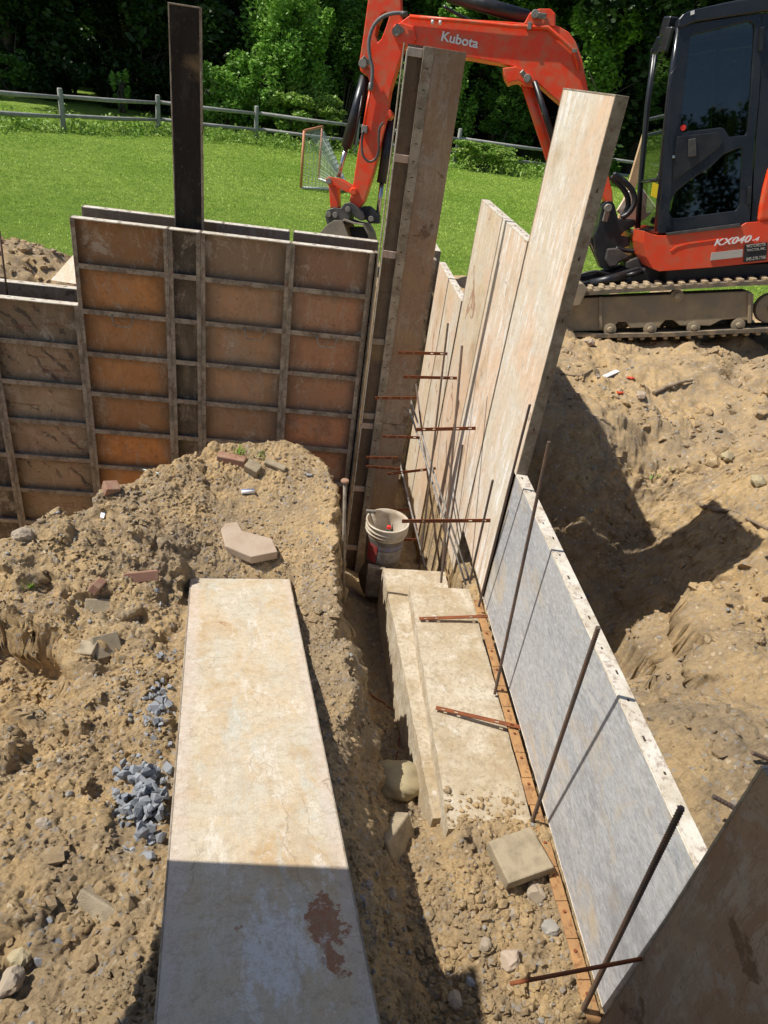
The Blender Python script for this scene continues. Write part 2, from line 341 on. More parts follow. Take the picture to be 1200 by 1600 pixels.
M['brick'] = simple('dusty red brick', (.30, .155, .105), .9, 0, (.35, .25, .16), .9, 18, .6)
M['boulder'] = simple('buff boulder', (.40, .33, .19), .8, 0, (.30, .25, .16), .8, 7, .5)
M['stone'] = simple('field stone', (.36, .29, .21), .85, 0, (.24, .2, .16), .8, 15, .4)
M['bluestone'] = simple('blue grey crushed rock', (.25, .27, .30), .8, 0, (.42, .42, .42), .9, 22, .6)
M['orange'] = simple('orange red paint', (.84, .060, .012), .38, 0, (.50, .17, .08), .9, 11)
M['orange_worn'] = simple('worn orange paint', (.74, .065, .018), .4, 0, (.45, .14, .07), .7, 9)
M['black'] = simple('black machine paint', (.012, .013, .016), .38, 0, (.035, .032, .03), .6, 7)
M['cabblack'] = simple('blue black cab paint', (.014, .017, .024), .28, 0, (.04, .042, .045), .35, 3)
M['rubber'] = simple('dusty track rubber', (.12, .10, .075), .9, 0, (.34, .25, .15), 1, 10, .5)
M['trackdust'] = simple('dusty tread top', (.42, .32, .19), .95, 0, (.2, .16, .11), .9, 22, .6)
M['undercar'] = simple('dusty undercarriage steel', (.24, .20, .14), .85, 0, (.40, .31, .19), 1, 5, .4)
M['cast'] = simple('grey cast steel', (.06, .058, .055), .5, .2, (.14, .12, .1), .8, 9, .3)
M['bucketm'] = simple('dusty bucket steel', (.27, .235, .18), .7, .1, (.15, .13, .1), .8, 6, .3)
M['chrome'] = simple('chromed rod', (.5, .5, .5), .2, .9, None, .2, 5)
M['pin'] = simple('greasy zinc pin', (.3, .28, .24), .5, .5, (.12, .1, .08), .7, 30)
M['hose'] = simple('grey hose', (.13, .14, .15), .6, 0, (.07, .07, .07), .6, 30)
M['whitepaint'] = simple('white decal', (.75, .75, .75), .5, 0, (.6, .58, .55), .3, 20)
M['greydecal'] = simple('faded grey decal', (.42, .40, .36), .5, 0, (.33, .31, .28), .5, 15)
M['yellow'] = simple('yellow tag', (.80, .60, .01), .5, 0, (.7, .5, .02), .3, 15)
M['red'] = simple('red sticker', (.75, .03, .02), .5, 0, (.6, .04, .03), .3, 15)
M['fence'] = simple('weathered grey fence wood', (.33, .325, .31), .9, 0, (.2, .19, .175), .8, 5, .4)
M['lumber'] = simple('raw lumber', (.50, .36, .2), .85, 0, (.35, .24, .13), .8, 4, .3)
M['bucket_white'] = simple('dirty white plastic', (.56, .50, .41), .5, 0, (.33, .25, .16), 1, 9)
M['bucket_dirty'] = simple('mud stained plastic', (.16, .14, .125), .6, 0, (.1, .085, .07), .9, 14)
M['label_red'] = simple('red printed label', (.42, .05, .055), .5, 0, (.3, .12, .1), .9, 25)
M['label_blue'] = simple('blue printed band', (.16, .17, .28), .5, 0, (.3, .25, .2), .9, 25)
M['label_grey'] = simple('grey printed label', (.30, .28, .27), .5, 0, (.18, .15, .13), .9, 25)
M['goal'] = simple('faded orange tube', (.62, .24, .12), .6, 0, (.45, .25, .15), .6, 8)
M['net'] = simple('white cord net', (.55, .6, .55), .8)
M['root'] = simple('dry root', (.20, .15, .10), .9, 0, (.3, .23, .15), .8, 30)
M['pvc'] = simple('white plastic', (.72, .73, .74), .4, 0, (.55, .5, .45), .5, 30)
M['blueplastic'] = simple('blue plastic', (.08, .16, .42), .4)
M['bark'] = simple('tree bark', (.10, .08, .06), .95, 0, (.05, .04, .03), .8, 8, .8)
def leafmat(name, a, b, sc_=.45):
    m = NM(name, .5); v = m.co('Object'); 
    c = m.mix(m.ramp(m.noise(v, sc_, 3), (.4, 0), (.6, 1)), a, b); c = m.mix(m.ramp(m.noise(v, 9, 2), (.4, 0), (.65, .6)), c, tuple(x*1.6 for x in b))
    m.col(c); m.b.inputs['Specular IOR Level'].default_value = .35
    tr = m.n('ShaderNodeBsdfTranslucent'); m.l(c, tr.inputs[0]); mx = m.n('ShaderNodeMixShader'); mx.inputs[0].default_value = .3
    out = m.t.nodes['Material Output']; m.l(m.b.outputs[0], mx.inputs[1]); m.l(tr.outputs[0], mx.inputs[2]); m.l(mx.outputs[0], out.inputs[0]); return m.m
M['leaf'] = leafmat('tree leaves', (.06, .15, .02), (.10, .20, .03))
M['leafshade'] = leafmat('shaded tree leaves', (.015, .036, .008), (.028, .062, .012))  # darkness of the shaded wood interior is put into this leaf colour
M['leafbright'] = leafmat('bright vine leaves', (.13, .28, .035), (.20, .36, .06))
M['weed'] = leafmat('weed leaves', (.16, .31, .04), (.25, .36, .07), 1.2)
def grassmat():
    m = NM('mown grass', .8); v = m.co('Object', rnd=False); m.b.inputs['Specular IOR Level'].default_value = .2
    c = m.mix(m.ramp(m.noise(v, .35, 4), (.35, 0), (.65, 1)), (.19, .31, .035), (.28, .39, .06))
    c = m.mix(m.ramp(m.noise(v, 3, 6, .7), (.38, .6), (.6, 0)), c, (.09, .19, .018))
    c = m.mix(m.ramp(m.noise(v, 30, 4, .8), (.55, 0), (.7, .5)), c, (.30, .38, .09)); c = m.mix(m.ramp(m.noise(v, .8, 5, .7), (.6, 0), (.75, .5)), c, (.33, .33, .10))
    m.col(c); p = m.bump(m.noise(v, 12, 6, .8), 1, .05); m.bump(m.noise(v, 70, 4, .8), 1, .03, p); return m.m
M['grass'] = grassmat()
def glassmat():
    m = NM('tinted cab glass', .03); m.t.nodes.remove(m.b)
    gl = m.n('ShaderNodeBsdfGlossy'); gl.inputs['Roughness'].default_value = .02; gl.inputs['Color'].default_value = (.8, .85, .9, 1)
    tr = m.n('ShaderNodeBsdfTransparent'); tr.inputs[0].default_value = (.35, .42, .40, 1)
    fr = m.n('ShaderNodeFresnel'); fr.inputs[0].default_value = 1.6; mx = m.n('ShaderNodeMixShader')
    a = m.math('ADD', m.math('MULTIPLY', fr.outputs[0], 1.0), .03)
    m.l(a, mx.inputs[0]); m.l(tr.outputs[0], mx.inputs[1]); m.l(gl.outputs[0], mx.inputs[2]); m.l(mx.outputs[0], m.t.nodes['Material Output'].inputs[0]); return m.m
M['glass'] = glassmat()
# ------------------------------------------------------------------ noise in numpy
def perlin(x, y, seed=0):
    xi = np.floor(x).astype(np.int64); yi = np.floor(y).astype(np.int64); xf = x-xi; yf = y-yi
    def g(ix, iy, fx, fy):
        h = (ix*374761393+iy*668265263+seed*974711) & 0x7fffffff; h = ((h ^ (h >> 13))*1274126177) & 0x7fffffff; a = (h ^ (h >> 16))/2147483647.*2*PI*8
        return np.cos(a)*fx+np.sin(a)*fy
    u = xf*xf*xf*(xf*(xf*6-15)+10); v = yf*yf*yf*(yf*(yf*6-15)+10)
    return (g(xi, yi, xf, yf)*(1-u)+g(xi+1, yi, xf-1, yf)*u)*(1-v)+(g(xi, yi+1, xf, yf-1)*(1-u)+g(xi+1, yi+1, xf-1, yf-1)*u)*v
def fbm(x, y, f, o=5, seed=0, gain=.5, ridge=False):
    r = 0; a = 1
    for i in range(o):
        n = perlin(x*f, y*f, seed+i*7)*1.5
        if ridge: n = 1-2*np.abs(n)
        r = r+a*n; a *= gain; f *= 2.03
    return r
def sst(a, b, x): t = np.clip((x-a)/(b-a), 0, 1); return t*t*(3-2*t)
def tps(pts, lam=.01):
    P = np.array(pts, float); n = len(P); d = np.linalg.norm(P[:, None, :2]-P[None, :, :2], axis=2)
    K = np.where(d > 0, d*d*np.log(d+1e-9), 0)+lam*np.eye(n); Q = np.c_[np.ones(n), P[:, :2]]
    A = np.block([[K, Q], [Q.T, np.zeros((3, 3))]]); wts = np.linalg.solve(A, np.r_[P[:, 2], 0, 0, 0])
    def f(x, y):
        r = wts[n]+wts[n+1]*x+wts[n+2]*y
        for i in range(n):
            q = (x-P[i, 0])**2+(y-P[i, 1])**2; r = r+wts[i]*.5*q*np.log(q+1e-9)
        return r
    return f
mpx = [(330, 705, 1.02), (500, 748, .96), (430, 715, 1.02), (200, 745, 1.0), (120, 800, .97), (60, 850, .93), (0, 862, .9), (0, 950, .86), (390, 850, .75),
       (300, 850, .78), (200, 850, .90), (150, 950, .82), (60, 1000, .74), (110, 1100, .82), (200, 1050, .84), (150, 1200, .92), (50, 1300, .95), (0, 1400, 1.0), (100, 1500, 1.05),
       (0, 1600, 1.1), (230, 1600, 1.1), (235, 1250, .93), (270, 1000, .72), (535, 900, .80), (520, 820, .86), (480, 900, .70), (540, 1000, .78), (350, 780, .87), (450, 790, .86)]
mp = [tuple(onZ(a, b, z)) for a, b, z in mpx]
for yy in (.6, 1.2, 1.8, 2.4, 3.0): mp.append((-.1, yy, 1.2-.203*(yy-.88)-.1)); mp.append((.3, yy, 1.2-.203*(yy-.88)-.13))
mp += [(-2.5, 3.5, .95), (-2.5, 2, .9), (-2.5, .5, 1.1), (0, -1, 1.5), (-2, -2, 1.5)]
mound = tps(mp, .004)
bank = tps([(2.1, 4.4, 1.22), (2.57, 4.05, .66), (2.9, 3.95, 1.2), (2.75, 3.25, 1.33), (2.3, 3.3, .45), (1.8, 3.3, .1), (1.4, 3.4, .1), (1.45, 4.2, .35), (1.9, 3.9, .3), (1.35, 1.2, 1.33), (1.4, 1.75, 1.36),
            (1.9, 2.1, 1.22), (1.75, 2.6, .75), (1.4, 2.6, .4), (2.2, 2.7, .85), (2.7, 2.7, 1.15), (3.3, 3.2, 1.42), (4.2, 3, 1.6), (3.3, 4.9, 1.36), (2.8, 5.3, 1.42), (2.3, 5.2, 1.4), (1.8, 5, 1.33), (1.5, 4.9, 1.1), (3.7, 4.4, 1.45), (5, 4, 1.7),
            (2.4, 6.3, 1.53), (4.4, 6.3, 1.56), (1.6, 6.3, 1.42), (2.6, 1.5, 1.42), (2, .9, 1.45), (5, 1.5, 1.8), (6, 6, 1.65), (3, 8, 1.5), (1.6, 8, 1.5), (6, 8, 1.5), (3, -1, 1.6)], .002)
LUMPS = [(*onZ(px, py, z), r_, h_) for px, py, z, r_, h_ in ((1050, 1000, .78, .25, .16), (1150, 960, 1.04, .32, .14), (1175, 1055, 1.2, .30, .20), (1090, 1075, 1.05, .21, .16), (1130, 1262, 1.28, .50, .27))]
def terrain(x, y, detail=True):
    x = np.asarray(x, float); y = np.asarray(y, float)
    wob = .05*fbm(x*.3, y, 2.6, 4, 5)+.02*fbm(x, y, 11, 3, 9)
    xL = np.interp(y, [-1, .5, 1, 1.5, 2, 2.5, 3.1, 3.6, 4.0, 4.3, 5], [.38, .37, .33, .27, .235, .33, .32, .30, .28, .24, .12])+wob*sst(2.1, 2.5, y)+.25*wob
    m = mound(x, y)
    m = np.clip(m, .4, 2)
    # hollow on the left side of the mound
    hx = (x+1.60)/.60; hy = (y-2.52)/.50; hr = np.sqrt(hx**2+hy**2)+.16*fbm(x, y, 2.2, 4, 21)
    m = m-.34*(1-sst(.84, 1.0, hr))*sst(-.1, .5, hy+.9-.2*hx)
    # ragged benches cut by digging
    sh = fbm(x+.4*y, y, 1.5, 4, 31); m = m+.035*np.tanh(sh*6)*sst(-.35, -.6, x)
    yc = np.interp(x, [-3, -1.65, -1.45, -1.2, -.6, 0, .3], [2.95, 3.12, 3.45, 3.8, 4.42, 4.48, 4.4])+.05*fbm(x, y, 2.5, 3, 44)
    fl = np.interp(y, [0, 1.3, 1.7, 2.1, 3, 4, 4.5, 5.2], [.46, .45, .42, .26, .04, .02, -.15, -.5])
    fl = fl+.1*sst(.62, .9, x)*sst(2.2, 1.85, y)
    fl = fl+.13*np.exp(-((y-1.93)/.17)**2)*sst(.74, .86, x)
    fl = fl+.10*sst(.62, .40, x)
    z = m*1.0
    drop = sst(yc+.02, yc+.36, y); z = z*(1-drop)+(-.45)*drop
    wd = np.interp(y, [0, 1.2, 2, 2.5, 3, 3.4, 5], [.36, .36, .36, .22, .16, .10, .10])
    s = sst(xL-.03, xL+wd, x); z = z*(1-s)+fl*s
    b = np.clip(bank(x, y), 0.02, 2.4)
    hb = fbm(x, y, .9, 5, 61); b = b+.09*hb+(.10*np.abs(fbm(x, y, 1.5, 4, 62, .45))-.03)*sst(1.5, 2.2, x)-.05*sst(.35, .9, fbm(x+.5*y, y*1.3, 1.1, 4, 63, ridge=True))*sst(1.5, 2.2, x)
    for lx_, ly_, lz_, lr, lh in LUMPS:
        bo = 1-((x-lx_)/lr)**2-((y-ly_)/lr)**2*1.2+.35*fbm(x, y, 2.4, 3, int(lr*900)); b = np.where(bo > 0, np.maximum(b, lz_-.06+lh*np.sqrt(np.clip(bo, 0, 1))), b)
    z = np.where(x > 1.29, b, z)
    # ground behind the left wall
    bk = 1.05+.62*np.exp(-(((x+3.1)/1.15)**2+((y-7.1)/.9)**2))+.06*fbm(x, y, 1.3, 4, 71)
    bk = np.where((x > .2) & (x < 1.29) & (y < 7.3), -.7, bk)
    bk = np.where((x >= .2) & (x < 2.2) & (y >= 7.3), 1.5, bk)
    z = np.where((y > 5.32) & (x <= 1.29), bk, z)
    z = np.where((y <= 5.32) & (y > 4.9) & (x <= 1.29), -.5, z)
    far = sst(8.2, 11.5, y)
    z = z*(1-far)+.34*far
    side = np.maximum(sst(-4, -8, x), sst(6.5, 12, x)); z = z*(1-side)+np.minimum(z, 1.2)*side
    if detail:
        near = sst(8.5, 6.5, y)
        am = np.clip(.5+.6*fbm(x, y, .8, 3, 80), .12, 1.2)
        smooth = 1-.75*np.exp(-(((x+.2)/.42)**2+((y-3.85)/.3)**2))
        z = z+near*smooth*(.026*fbm(x, y, 4.5, 5, 81, .55)*am+.014*fbm(x, y, 15, 4, 82, .62)*(.4+am)+.0075*fbm(x, y, 34, 3, 83, .6, ridge=True)*(.15+am))
        z = z+near*.006*fbm(x, y, 75, 2, 84, .6)
        z = z+near*(-.07)*sst(.80, .97, fbm(x+.3*y, y, 1.4, 3, 90, ridge=True)*.55+.4)*sst(-.4, -.7, x)
    return carve(x, y, z)
BF, BR_, BFR = onZ(295, 915, .665), onZ(240, 1600, 1.2), onZ(455, 903, .665)
def carve(x, y, z):
    u = BF-BR_; L = np.linalg.norm(u[:2]); ux, uy = u[0]/L, u[1]/L; cx, cy = (BR_[0]+onZ(595, 1600, 1.2)[0])/2, BR_[1]
    t_ = (x-cx)*ux+(y-cy)*uy; fx, fy = (BF[0]+BFR[0])/2-cx, (BF[1]+BFR[1])/2-cy; fl_ = math.hypot(fx, fy); ux, uy = fx/fl_, fy/fl_
    t_ = (x-cx)*ux+(y-cy)*uy; q = np.abs((x-cx)*uy-(y-cy)*ux); pl = 1.2-(1.2-.665)*t_/fl_-.065
    w_ = np.where((t_ < fl_+.01), 1., np.clip(1-(t_-fl_-.005)/.14, 0, 1)); w_ = w_*np.clip(1-(q-.315)/.05, 0, 1)
    pl2 = pl+np.clip(t_-fl_-.01, 0, 1)*.9
    return np.where(w_ > 0, np.minimum(z, pl2*w_+np.maximum(z, pl2)*(1-w_)), z)
def tz(x, y): return float(terrain(np.array([x]), np.array([y]))[0])
def hit(px, py, t0=1.2, t1=14):
    d = dirv(px, py); d = d/np.linalg.norm(d); ts = np.arange(t0, t1, .012); P = C0+d*ts[:, None]
    k = np.argmax(P[:, 2] < terrain(P[:, 0], P[:, 1])); return P[k]
xs = np.r_[np.arange(-12, -3, .35), np.arange(-3, -2, .04), np.arange(-2, 1.34, .0066), np.arange(1.34, 3.2, .0125), np.arange(3.2, 6, .035), np.arange(6, 14, .35)]
ys = np.r_[np.arange(-6, .4, .3), np.arange(.4, 4.5, .0066), np.arange(4.5, 4.6, .0125), np.arange(4.6, 8.5, .025), np.arange(8.5, 12.01, .25)]
X, Y = np.meshgrid(xs, ys); Z = terrain(X, Y)
# horizontal roughness so that steep faces are lumpy
gy, gx = np.gradient(Z, ys, xs); st = np.clip(np.hypot(gx, gy)-.5, 0, 2)*.5
Xd = X+st*(.045*fbm(Y, Z, 5, 4, 101)+.02*fbm(Y, Z, 18, 3, 102)); Yd = Y+st*.03*fbm(X, Z, 6, 4, 103)
nx, ny = len(xs), len(ys); idx = np.arange(nx*ny).reshape(ny, nx)
Fq = np.stack([idx[:-1, :-1], idx[:-1, 1:], idx[1:, 1:], idx[1:, :-1]], -1).reshape(-1, 4)
g = npmesh('ground', np.stack([Xd, Yd, Z], -1).reshape(-1, 3), Fq, M['soil'], True); g['kind'] = 'structure'
# lawn: one ring-shaped sheet round the dug area, reaching the horizon
lx = [-160, -11.9, 13.9, 160]; ly = [-120, -5.9, 11.0, 170]
V = []; Fl = []
def lawnz(x, y): return .40+.06*np.sin(x*.21+1)*np.sin(y*.17)
for i in range(3):
    for j in range(3):
        if i == 1 and j == 1: continue
        gx_ = np.linspace(lx[i], lx[i+1], 60); gy_ = np.linspace(ly[j], ly[j+1], 60 if j != 2 else 160)
        A, B = np.meshgrid(gx_, gy_); b0 = len(V); V += [(a, b, float(lawnz(a, b))) for a, b in zip(A.ravel(), B.ravel())]
        n = len(gx_); ii = np.arange(A.size).reshape(A.shape)+b0
        Fl.append(np.stack([ii[:-1, :-1], ii[:-1, 1:], ii[1:, 1:], ii[1:, :-1]], -1).reshape(-1, 4))
lw = npmesh('lawn', V, np.concatenate(Fl), M['grass'], True); lw['kind'] = 'structure'
# grass blades over the part of the lawn nearest the camera
def blades(name, n, xr, yr, h, mat, label, cat, wv=.012, dens=None, lean=.5):
    x = rng.uniform(*xr, n); t = rng.random(n); y = yr[0]*(yr[1]/yr[0])**t
    if dens is not None: k = dens(x, y) > rng.random(n); x = x[k]; y = y[k]
    n = len(x); z = lawnz(x, y); a = rng.uniform(0, 2*PI, n); hh = h*rng.uniform(.5, 1.3, n); s = wv*(y/12)
    dx = np.cos(a)*s; dy = np.sin(a)*s; lx_ = rng.normal(0, lean, n)*hh; ly_ = rng.normal(0, lean, n)*hh
    P = np.stack([np.stack([x-dx, y-dy, z-.01], -1), np.stack([x+dx, y+dy, z-.01], -1), np.stack([x+lx_, y+ly_, z+hh], -1)], 1).reshape(-1, 3)
    o = npmesh(name, P, np.arange(len(P)).reshape(-1, 3), mat); return tag(o, label, cat, None, 'stuff')
M['blade'] = leafmat('grass blades', (.25, .40, .045), (.40, .52, .10), .5)
blades('lawn_grass', 200000, (-14, 14), (11.3, 31), .028, M['blade'], 'mown bright green lawn grass between the fence and the dirt', 'grass')
# ------------------------------------------------------------------ loose clods and grit
def ico(sub):
    bm = bmesh.new(); bmesh.ops.create_icosphere(bm, subdivisions=sub, radius=1); v = np.array([q.co[:] for q in bm.verts]); f = np.array([[k.index for k in q.verts] for q in bm.faces]); bm.free(); return v, f
IV, IF = ico(1)
def scatter(name, pts, rad, mat, label, cat, sub=1, flat=.75, rough=.28, parent=None):
    n = len(pts); v0, f0 = (IV, IF) if sub == 1 else ico(sub)
    vv = v0[None]*(1+rng.normal(0, rough, (n, len(v0), 1))).clip(.45, 1.6)*np.array([1, 1, flat])
    sc3 = rng.uniform(.75, 1.3, (n, 1, 3)); a = rng.uniform(0, 2*PI, n); c, s = np.cos(a), np.sin(a)
    vv = vv*sc3; x = vv[..., 0]*c[:, None]-vv[..., 1]*s[:, None]; y = vv[..., 0]*s[:, None]+vv[..., 1]*c[:, None]
    vv = np.stack([x, y, vv[..., 2]], -1)*np.asarray(rad)[:, None, None]+np.asarray(pts)[:, None]
    ff = f0[None]+np.arange(n)[:, None, None]*len(v0)
    o = npmesh(name, vv.reshape(-1, 3), ff.reshape(-1, 3), mat); return tag(o, label, cat, None, 'stuff')
def spots(n, fx, fy, minr, maxr, pw=3., dens=None):
    x = fx(n); y = fy(n)
    if dens is not None: k = dens(x, y) > rng.random(len(x)); x = x[k]; y = y[k]
    r = minr+(maxr-minr)*rng.random(len(x))**pw; z = terrain(x, y)+r*.15
    return np.stack([x, y, z], -1), r
def notw(x, y): return ((x < 1.2) | (x > 1.34)) & ~((y > 4.85) & (x < 1.3))
def dn(f, sd_): return lambda x, y: notw(x, y)*np.clip(.35+.9*fbm(x, y, f, 3, sd_), .03, 1)
p1, r1 = spots(46000, lambda n: rng.uniform(-2.2, 1.28, n), lambda n: rng.uniform(.5, 4.4, n), .0025, .013, 3.5, dn(1.8, 201))
p2, r2 = spots(11000, lambda n: rng.uniform(1.34, 5, n), lambda n: .9+6*rng.random(n)**1.2, .004, .028, 4, dn(1.4, 202))
p3, r3 = spots(9000, lambda n: rng.uniform(.45, 1.19, n), lambda n: rng.uniform(.8, 2.2, n), .003, .02, 4.5, dn(3, 203))
p5, r5 = spots(1300, lambda n: rng.uniform(-4.5, -1.3, n), lambda n: rng.uniform(5.6, 8, n), .01, .05, 3)
M['clod'] = simple('soil clods', (.36, .27, .16), .95, 0, (.24, .18, .11), .9, 25, .6)
p7, r7 = spots(3400, lambda n: rng.uniform(-2.1, .35, n), lambda n: rng.uniform(.5, 4.3, n), .009, .034, 2.2, lambda x, y: notw(x, y)*np.clip(-.1+1.6*fbm(x, y, 1.3, 4, 206), 0, 1))
p8, r8 = spots(5200, lambda n: rng.uniform(1.4, 5, n), lambda n: rng.uniform(.9, 6.2, n), .012, .05, 2.4, lambda x, y: np.clip(-.1+1.6*fbm(x, y, 1.1, 4, 207), 0, 1))
p7[:, 2] -= r7*.35; p8[:, 2] -= r8*.35
scatter('soil_clods', np.concatenate([p1, p2, p3, p5, p7, p8]), np.concatenate([r1, r2, r3, r5, r7, r8]), M['soil'], 'crumbled tan soil clods lying all over the dug dirt', 'soil')
p4, r4 = spots(3600, lambda n: rng.uniform(-2.1, 1.28, n), lambda n: rng.uniform(.5, 4.3, n), .003, .012, 2.5, dn(1.2, 204))
p6, r6 = spots(900, lambda n: rng.uniform(1.4, 5, n), lambda n: rng.uniform(.9, 6, n), .005, .02, 3, dn(1.2, 205))
M['grit'] = simple('grey pebbles', (.23, .22, .20), .8, 0, (.40, .36, .3), .9, 9, .3)
scatter('pebbles', np.concatenate([p4, p6]), np.concatenate([r4, r6]), M['grit'], 'small grey pebbles strewn over the soil', 'pebbles', rough=.16)
# ------------------------------------------------------------------ formwork panels
Zv = np.array([0, 0, 1.]); Xv = np.array([1., 0, 0]); Yv = np.array([0, 1., 0])
M['slot'] = simple('dark slot', (.05, .035, .025), .9)
def panel(label, o, u, wd, up, ht, bk, face, frame, rail, group='concrete form panels', rows=.3048, bars=True, handle=None, depth=.0635, thick=.008, slots=True, lean=None, cat='wall form', barm=None, cross=None):
    o, u, up, bk = [np.array(q, float) for q in (o, u, up, bk)]
    root = thing('wall_form', o, label, cat, group)
    MB().box(o+u*.006+up*.006+bk*.002, u*(wd-.012), up*(ht-.012), bk*.014).build('plywood_face', face, root)
    f = MB(); lip = .02
    for s in (0, 1):   # side rails with an inward lip on the back
        a = o+u*(wd-thick)*s; f.box(a, u*thick, up*ht, bk*depth)
        f.box(o+u*(thick+.0003 if not s else wd-thick-lip-.0003)+bk*(depth-.006)+up*.01, u*lip, up*(ht-.02), bk*.005)
    f.build('side_rail', frame, root, .0015)
    for s in (0, 1):
        r = MB(); a = o+u*(thick+.0004)+up*(ht-thick)*s-bk*0
        r.box(a+bk*.0005, u*(wd-2*thick-.0008), up*thick, bk*(depth-.001))
        r.build('top_rail' if s else 'bottom_rail', rail if s else frame, root, .0015)
    if bars:
        k = 1
        while k*rows < ht-.08:
            z = k*rows; r = MB()
            r.box(o+up*z+u*(thick+.0005)+bk*.0165, u*(wd-2*thick-.001), up*.006, bk*(depth-.025))
            r.box(o+up*(z-.014)+u*(thick+.0005)+bk*(depth-.0085), u*(wd-2*thick-.001), up*.034, bk*.005)
            r.build('cross_bar', barm or frame, root, .001); k += 1
    if handle:
        hz, hx = handle; p = o+up*hz+u*hx; h = MB()
        h.tube([p+bk*.06, p+bk*.075-up*.02, p+bk*.085-up*.07+u*.02, p+bk*.085-up*.07+u*.12, p+bk*.075-up*.02+u*.14, p+bk*.06+u*.14], .006, 8).build('handle', M['frame'], root)
    if slots:
        q = MB(); n = int(ht/.1524)
        for s in (0, 1):
            for k in range(1, n):
                if k % 2: continue
                p = o+u*(wd*s)+up*(k*.1524-.009)+bk*(depth*.45)+u*(.0012*(2*s-1))
                q.box(p-u*.001, u*.002, up*.018, bk*.006)
        for s in (1,):
            for k in range(1, int(wd/.1524)):
                p = o+u*(k*.1524-.012)+up*(ht+.0002)+bk*(depth*.45); q.box(p, u*.026, up*.0015, bk*.006)
        q.build('bolt_slots', M['slot'], root)
    return root
TZ = 2.335; P8 = 2.4384
def lx4(px, py): return onY(px, py, 4.95)[0]
panel('tall back wall form panel with bright orange cells, left end of the high row', (-1.547, 5.0135, TZ-P8), Xv, .608, Zv, P8, -Yv, M['orange_cell'], M['frame_dark'], M['frame_white'], 'back wall form panels seen from their ribbed side', handle=(P8-.6096, .22))
panel('narrow dark ribbed filler form between the orange panel and the red brown panel', (-.937, 5.0135, TZ-P8), Xv, .208, Zv, P8, -Yv, M['dark_cell'], M['frame_dark'], M['frame_white'], 'back wall form panels seen from their ribbed side')
panel('ribbed form panel with tan and brown cells right of the narrow dark filler', (-.727, 5.0135, TZ-P8), Xv, .588, Zv, P8, -Yv, M['tan_cell'], M['frame_dark'], M['frame_white'], 'back wall form panels seen from their ribbed side', handle=(P8-.6096, .3))
panel('ribbed form panel with reddish cells and a wire handle, right end of the back wall', (-.137, 5.0135, TZ-P8), Xv, .557, Zv, P8, -Yv, M['red_cell'], M['frame_dark'], M['frame_white'], 'back wall form panels seen from their ribbed side', handle=(P8-.6096, .22))
panel('lower ribbed form panel with olive printed cells at the left of the orange one', (-2.158, 5.0135, 1.765-P8), Xv, .609, Zv, P8, -Yv, M['green_cell'], M['frame_dark'], M['frame_white'], 'back wall form panels seen from their ribbed side')
panel('ribbed form panel with deep shade in its colour at the far left edge of the low wall', (-2.77, 5.0135, 1.765-P8), Xv, .61, Zv, P8, -Yv, M['dark_cell'], M['frame_dark'], M['frame_white'], 'back wall form panels seen from their ribbed side')  # dark cells carry the deep shade at this end of the wall
yr = 5.262
for i, (a, b, z, lb) in enumerate([(-1.56, -.62, 2.345, 'rear high form panel behind the orange and the narrow dark panels'), (-.618, -.16, 2.345, 'rear high form panel just right of the black upright slab'), (-.135, .47, 2.345, 'rear high form panel in front of the digger bucket'), (-2.95, -1.565, 1.78, 'rear low form panel in front of the dirt pile')]):
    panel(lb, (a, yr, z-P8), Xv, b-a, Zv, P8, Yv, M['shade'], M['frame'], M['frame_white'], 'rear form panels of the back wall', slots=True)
# black slab standing between the two faces of the back wall
s0 = onY(273, 353, 5.13); s1 = onY(262, 3, 5.13); s2 = onY(317, 357, 5.13)
upv = (s1-s0)/np.linalg.norm(s1-s0); wv_ = s2[0]-s0[0]
panel('tall narrow black form panel standing upright out of the back wall', s0-upv*1.25, Xv, wv_, upv, 1.25+np.linalg.norm(s1-s0), Yv, M['black_ply'], M['frame_dark'], M['frame'], 'upright narrow form panels')
# corner form: ribbed channel and brown smooth leaf
cz0, cz1 = 1.09, 3.53
def corner(zb, zt, label):
    r = thing('corner_form', (.45, 4.95, zb), label, 'corner form', 'corner forms stacked at the wall corner')
    h = zt-zb
    MB().box((.449, 4.93, zb), (.008, 0, 0), (0, 0, h), (0, .035, 0)).build('edge_rail', M['frame'], r, .002)
    MB().box((.468, 4.925, zb), (.009, 0, 0), (0, 0, h-.03), (0, .038, 0)).build('edge_rail', M['frame_white'], r, .002)
    MB().box((.478, 4.975, zb), (.10, 0, 0), (0, 0, h), (0, .008, 0)).build('plywood_back', M['olive'], r)
    MB().box((.571, 4.938, zb), (.062, 0, 0), (0, 0, h), (0, .008, 0)).build('bolt_flange', M['frame'], r, .0015)
    MB().box((.571, 4.9465, zb), (.007, 0, 0), (0, 0, h-.002), (0, .03, 0)).build('inner_rail', M['frame_dark'], r)
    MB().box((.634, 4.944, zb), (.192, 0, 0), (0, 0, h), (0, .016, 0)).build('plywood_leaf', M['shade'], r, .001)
    k = 0
    for z in (zt-.06, zt-.63, zt-1.22, zt-1.83, zb+.02):
        MB().box((.478, 4.955, z), (.092, 0, 0), (0, 0, .045), (0, .019, 0)).build('cross_block', M['brickblk'] if k < 3 else M['frame'], r, .002); k += 1
    q = MB(); z = zb+.1
    while z < zt-.05:
        q.box((.592+random.uniform(-.006, .006), 4.9365, z), (.017, 0, 0), (0, 0, .005), (0, .0025, 0)); z += .1524/2+random.uniform(0, .04)
    q.build('bolt_slots', M['slot'], r)
    return r
M['brickblk'] = ply('pinkish block', (.42, .30, .25), (.5, .42, .36), (.6, .56, .5), (.25, .13, .1))
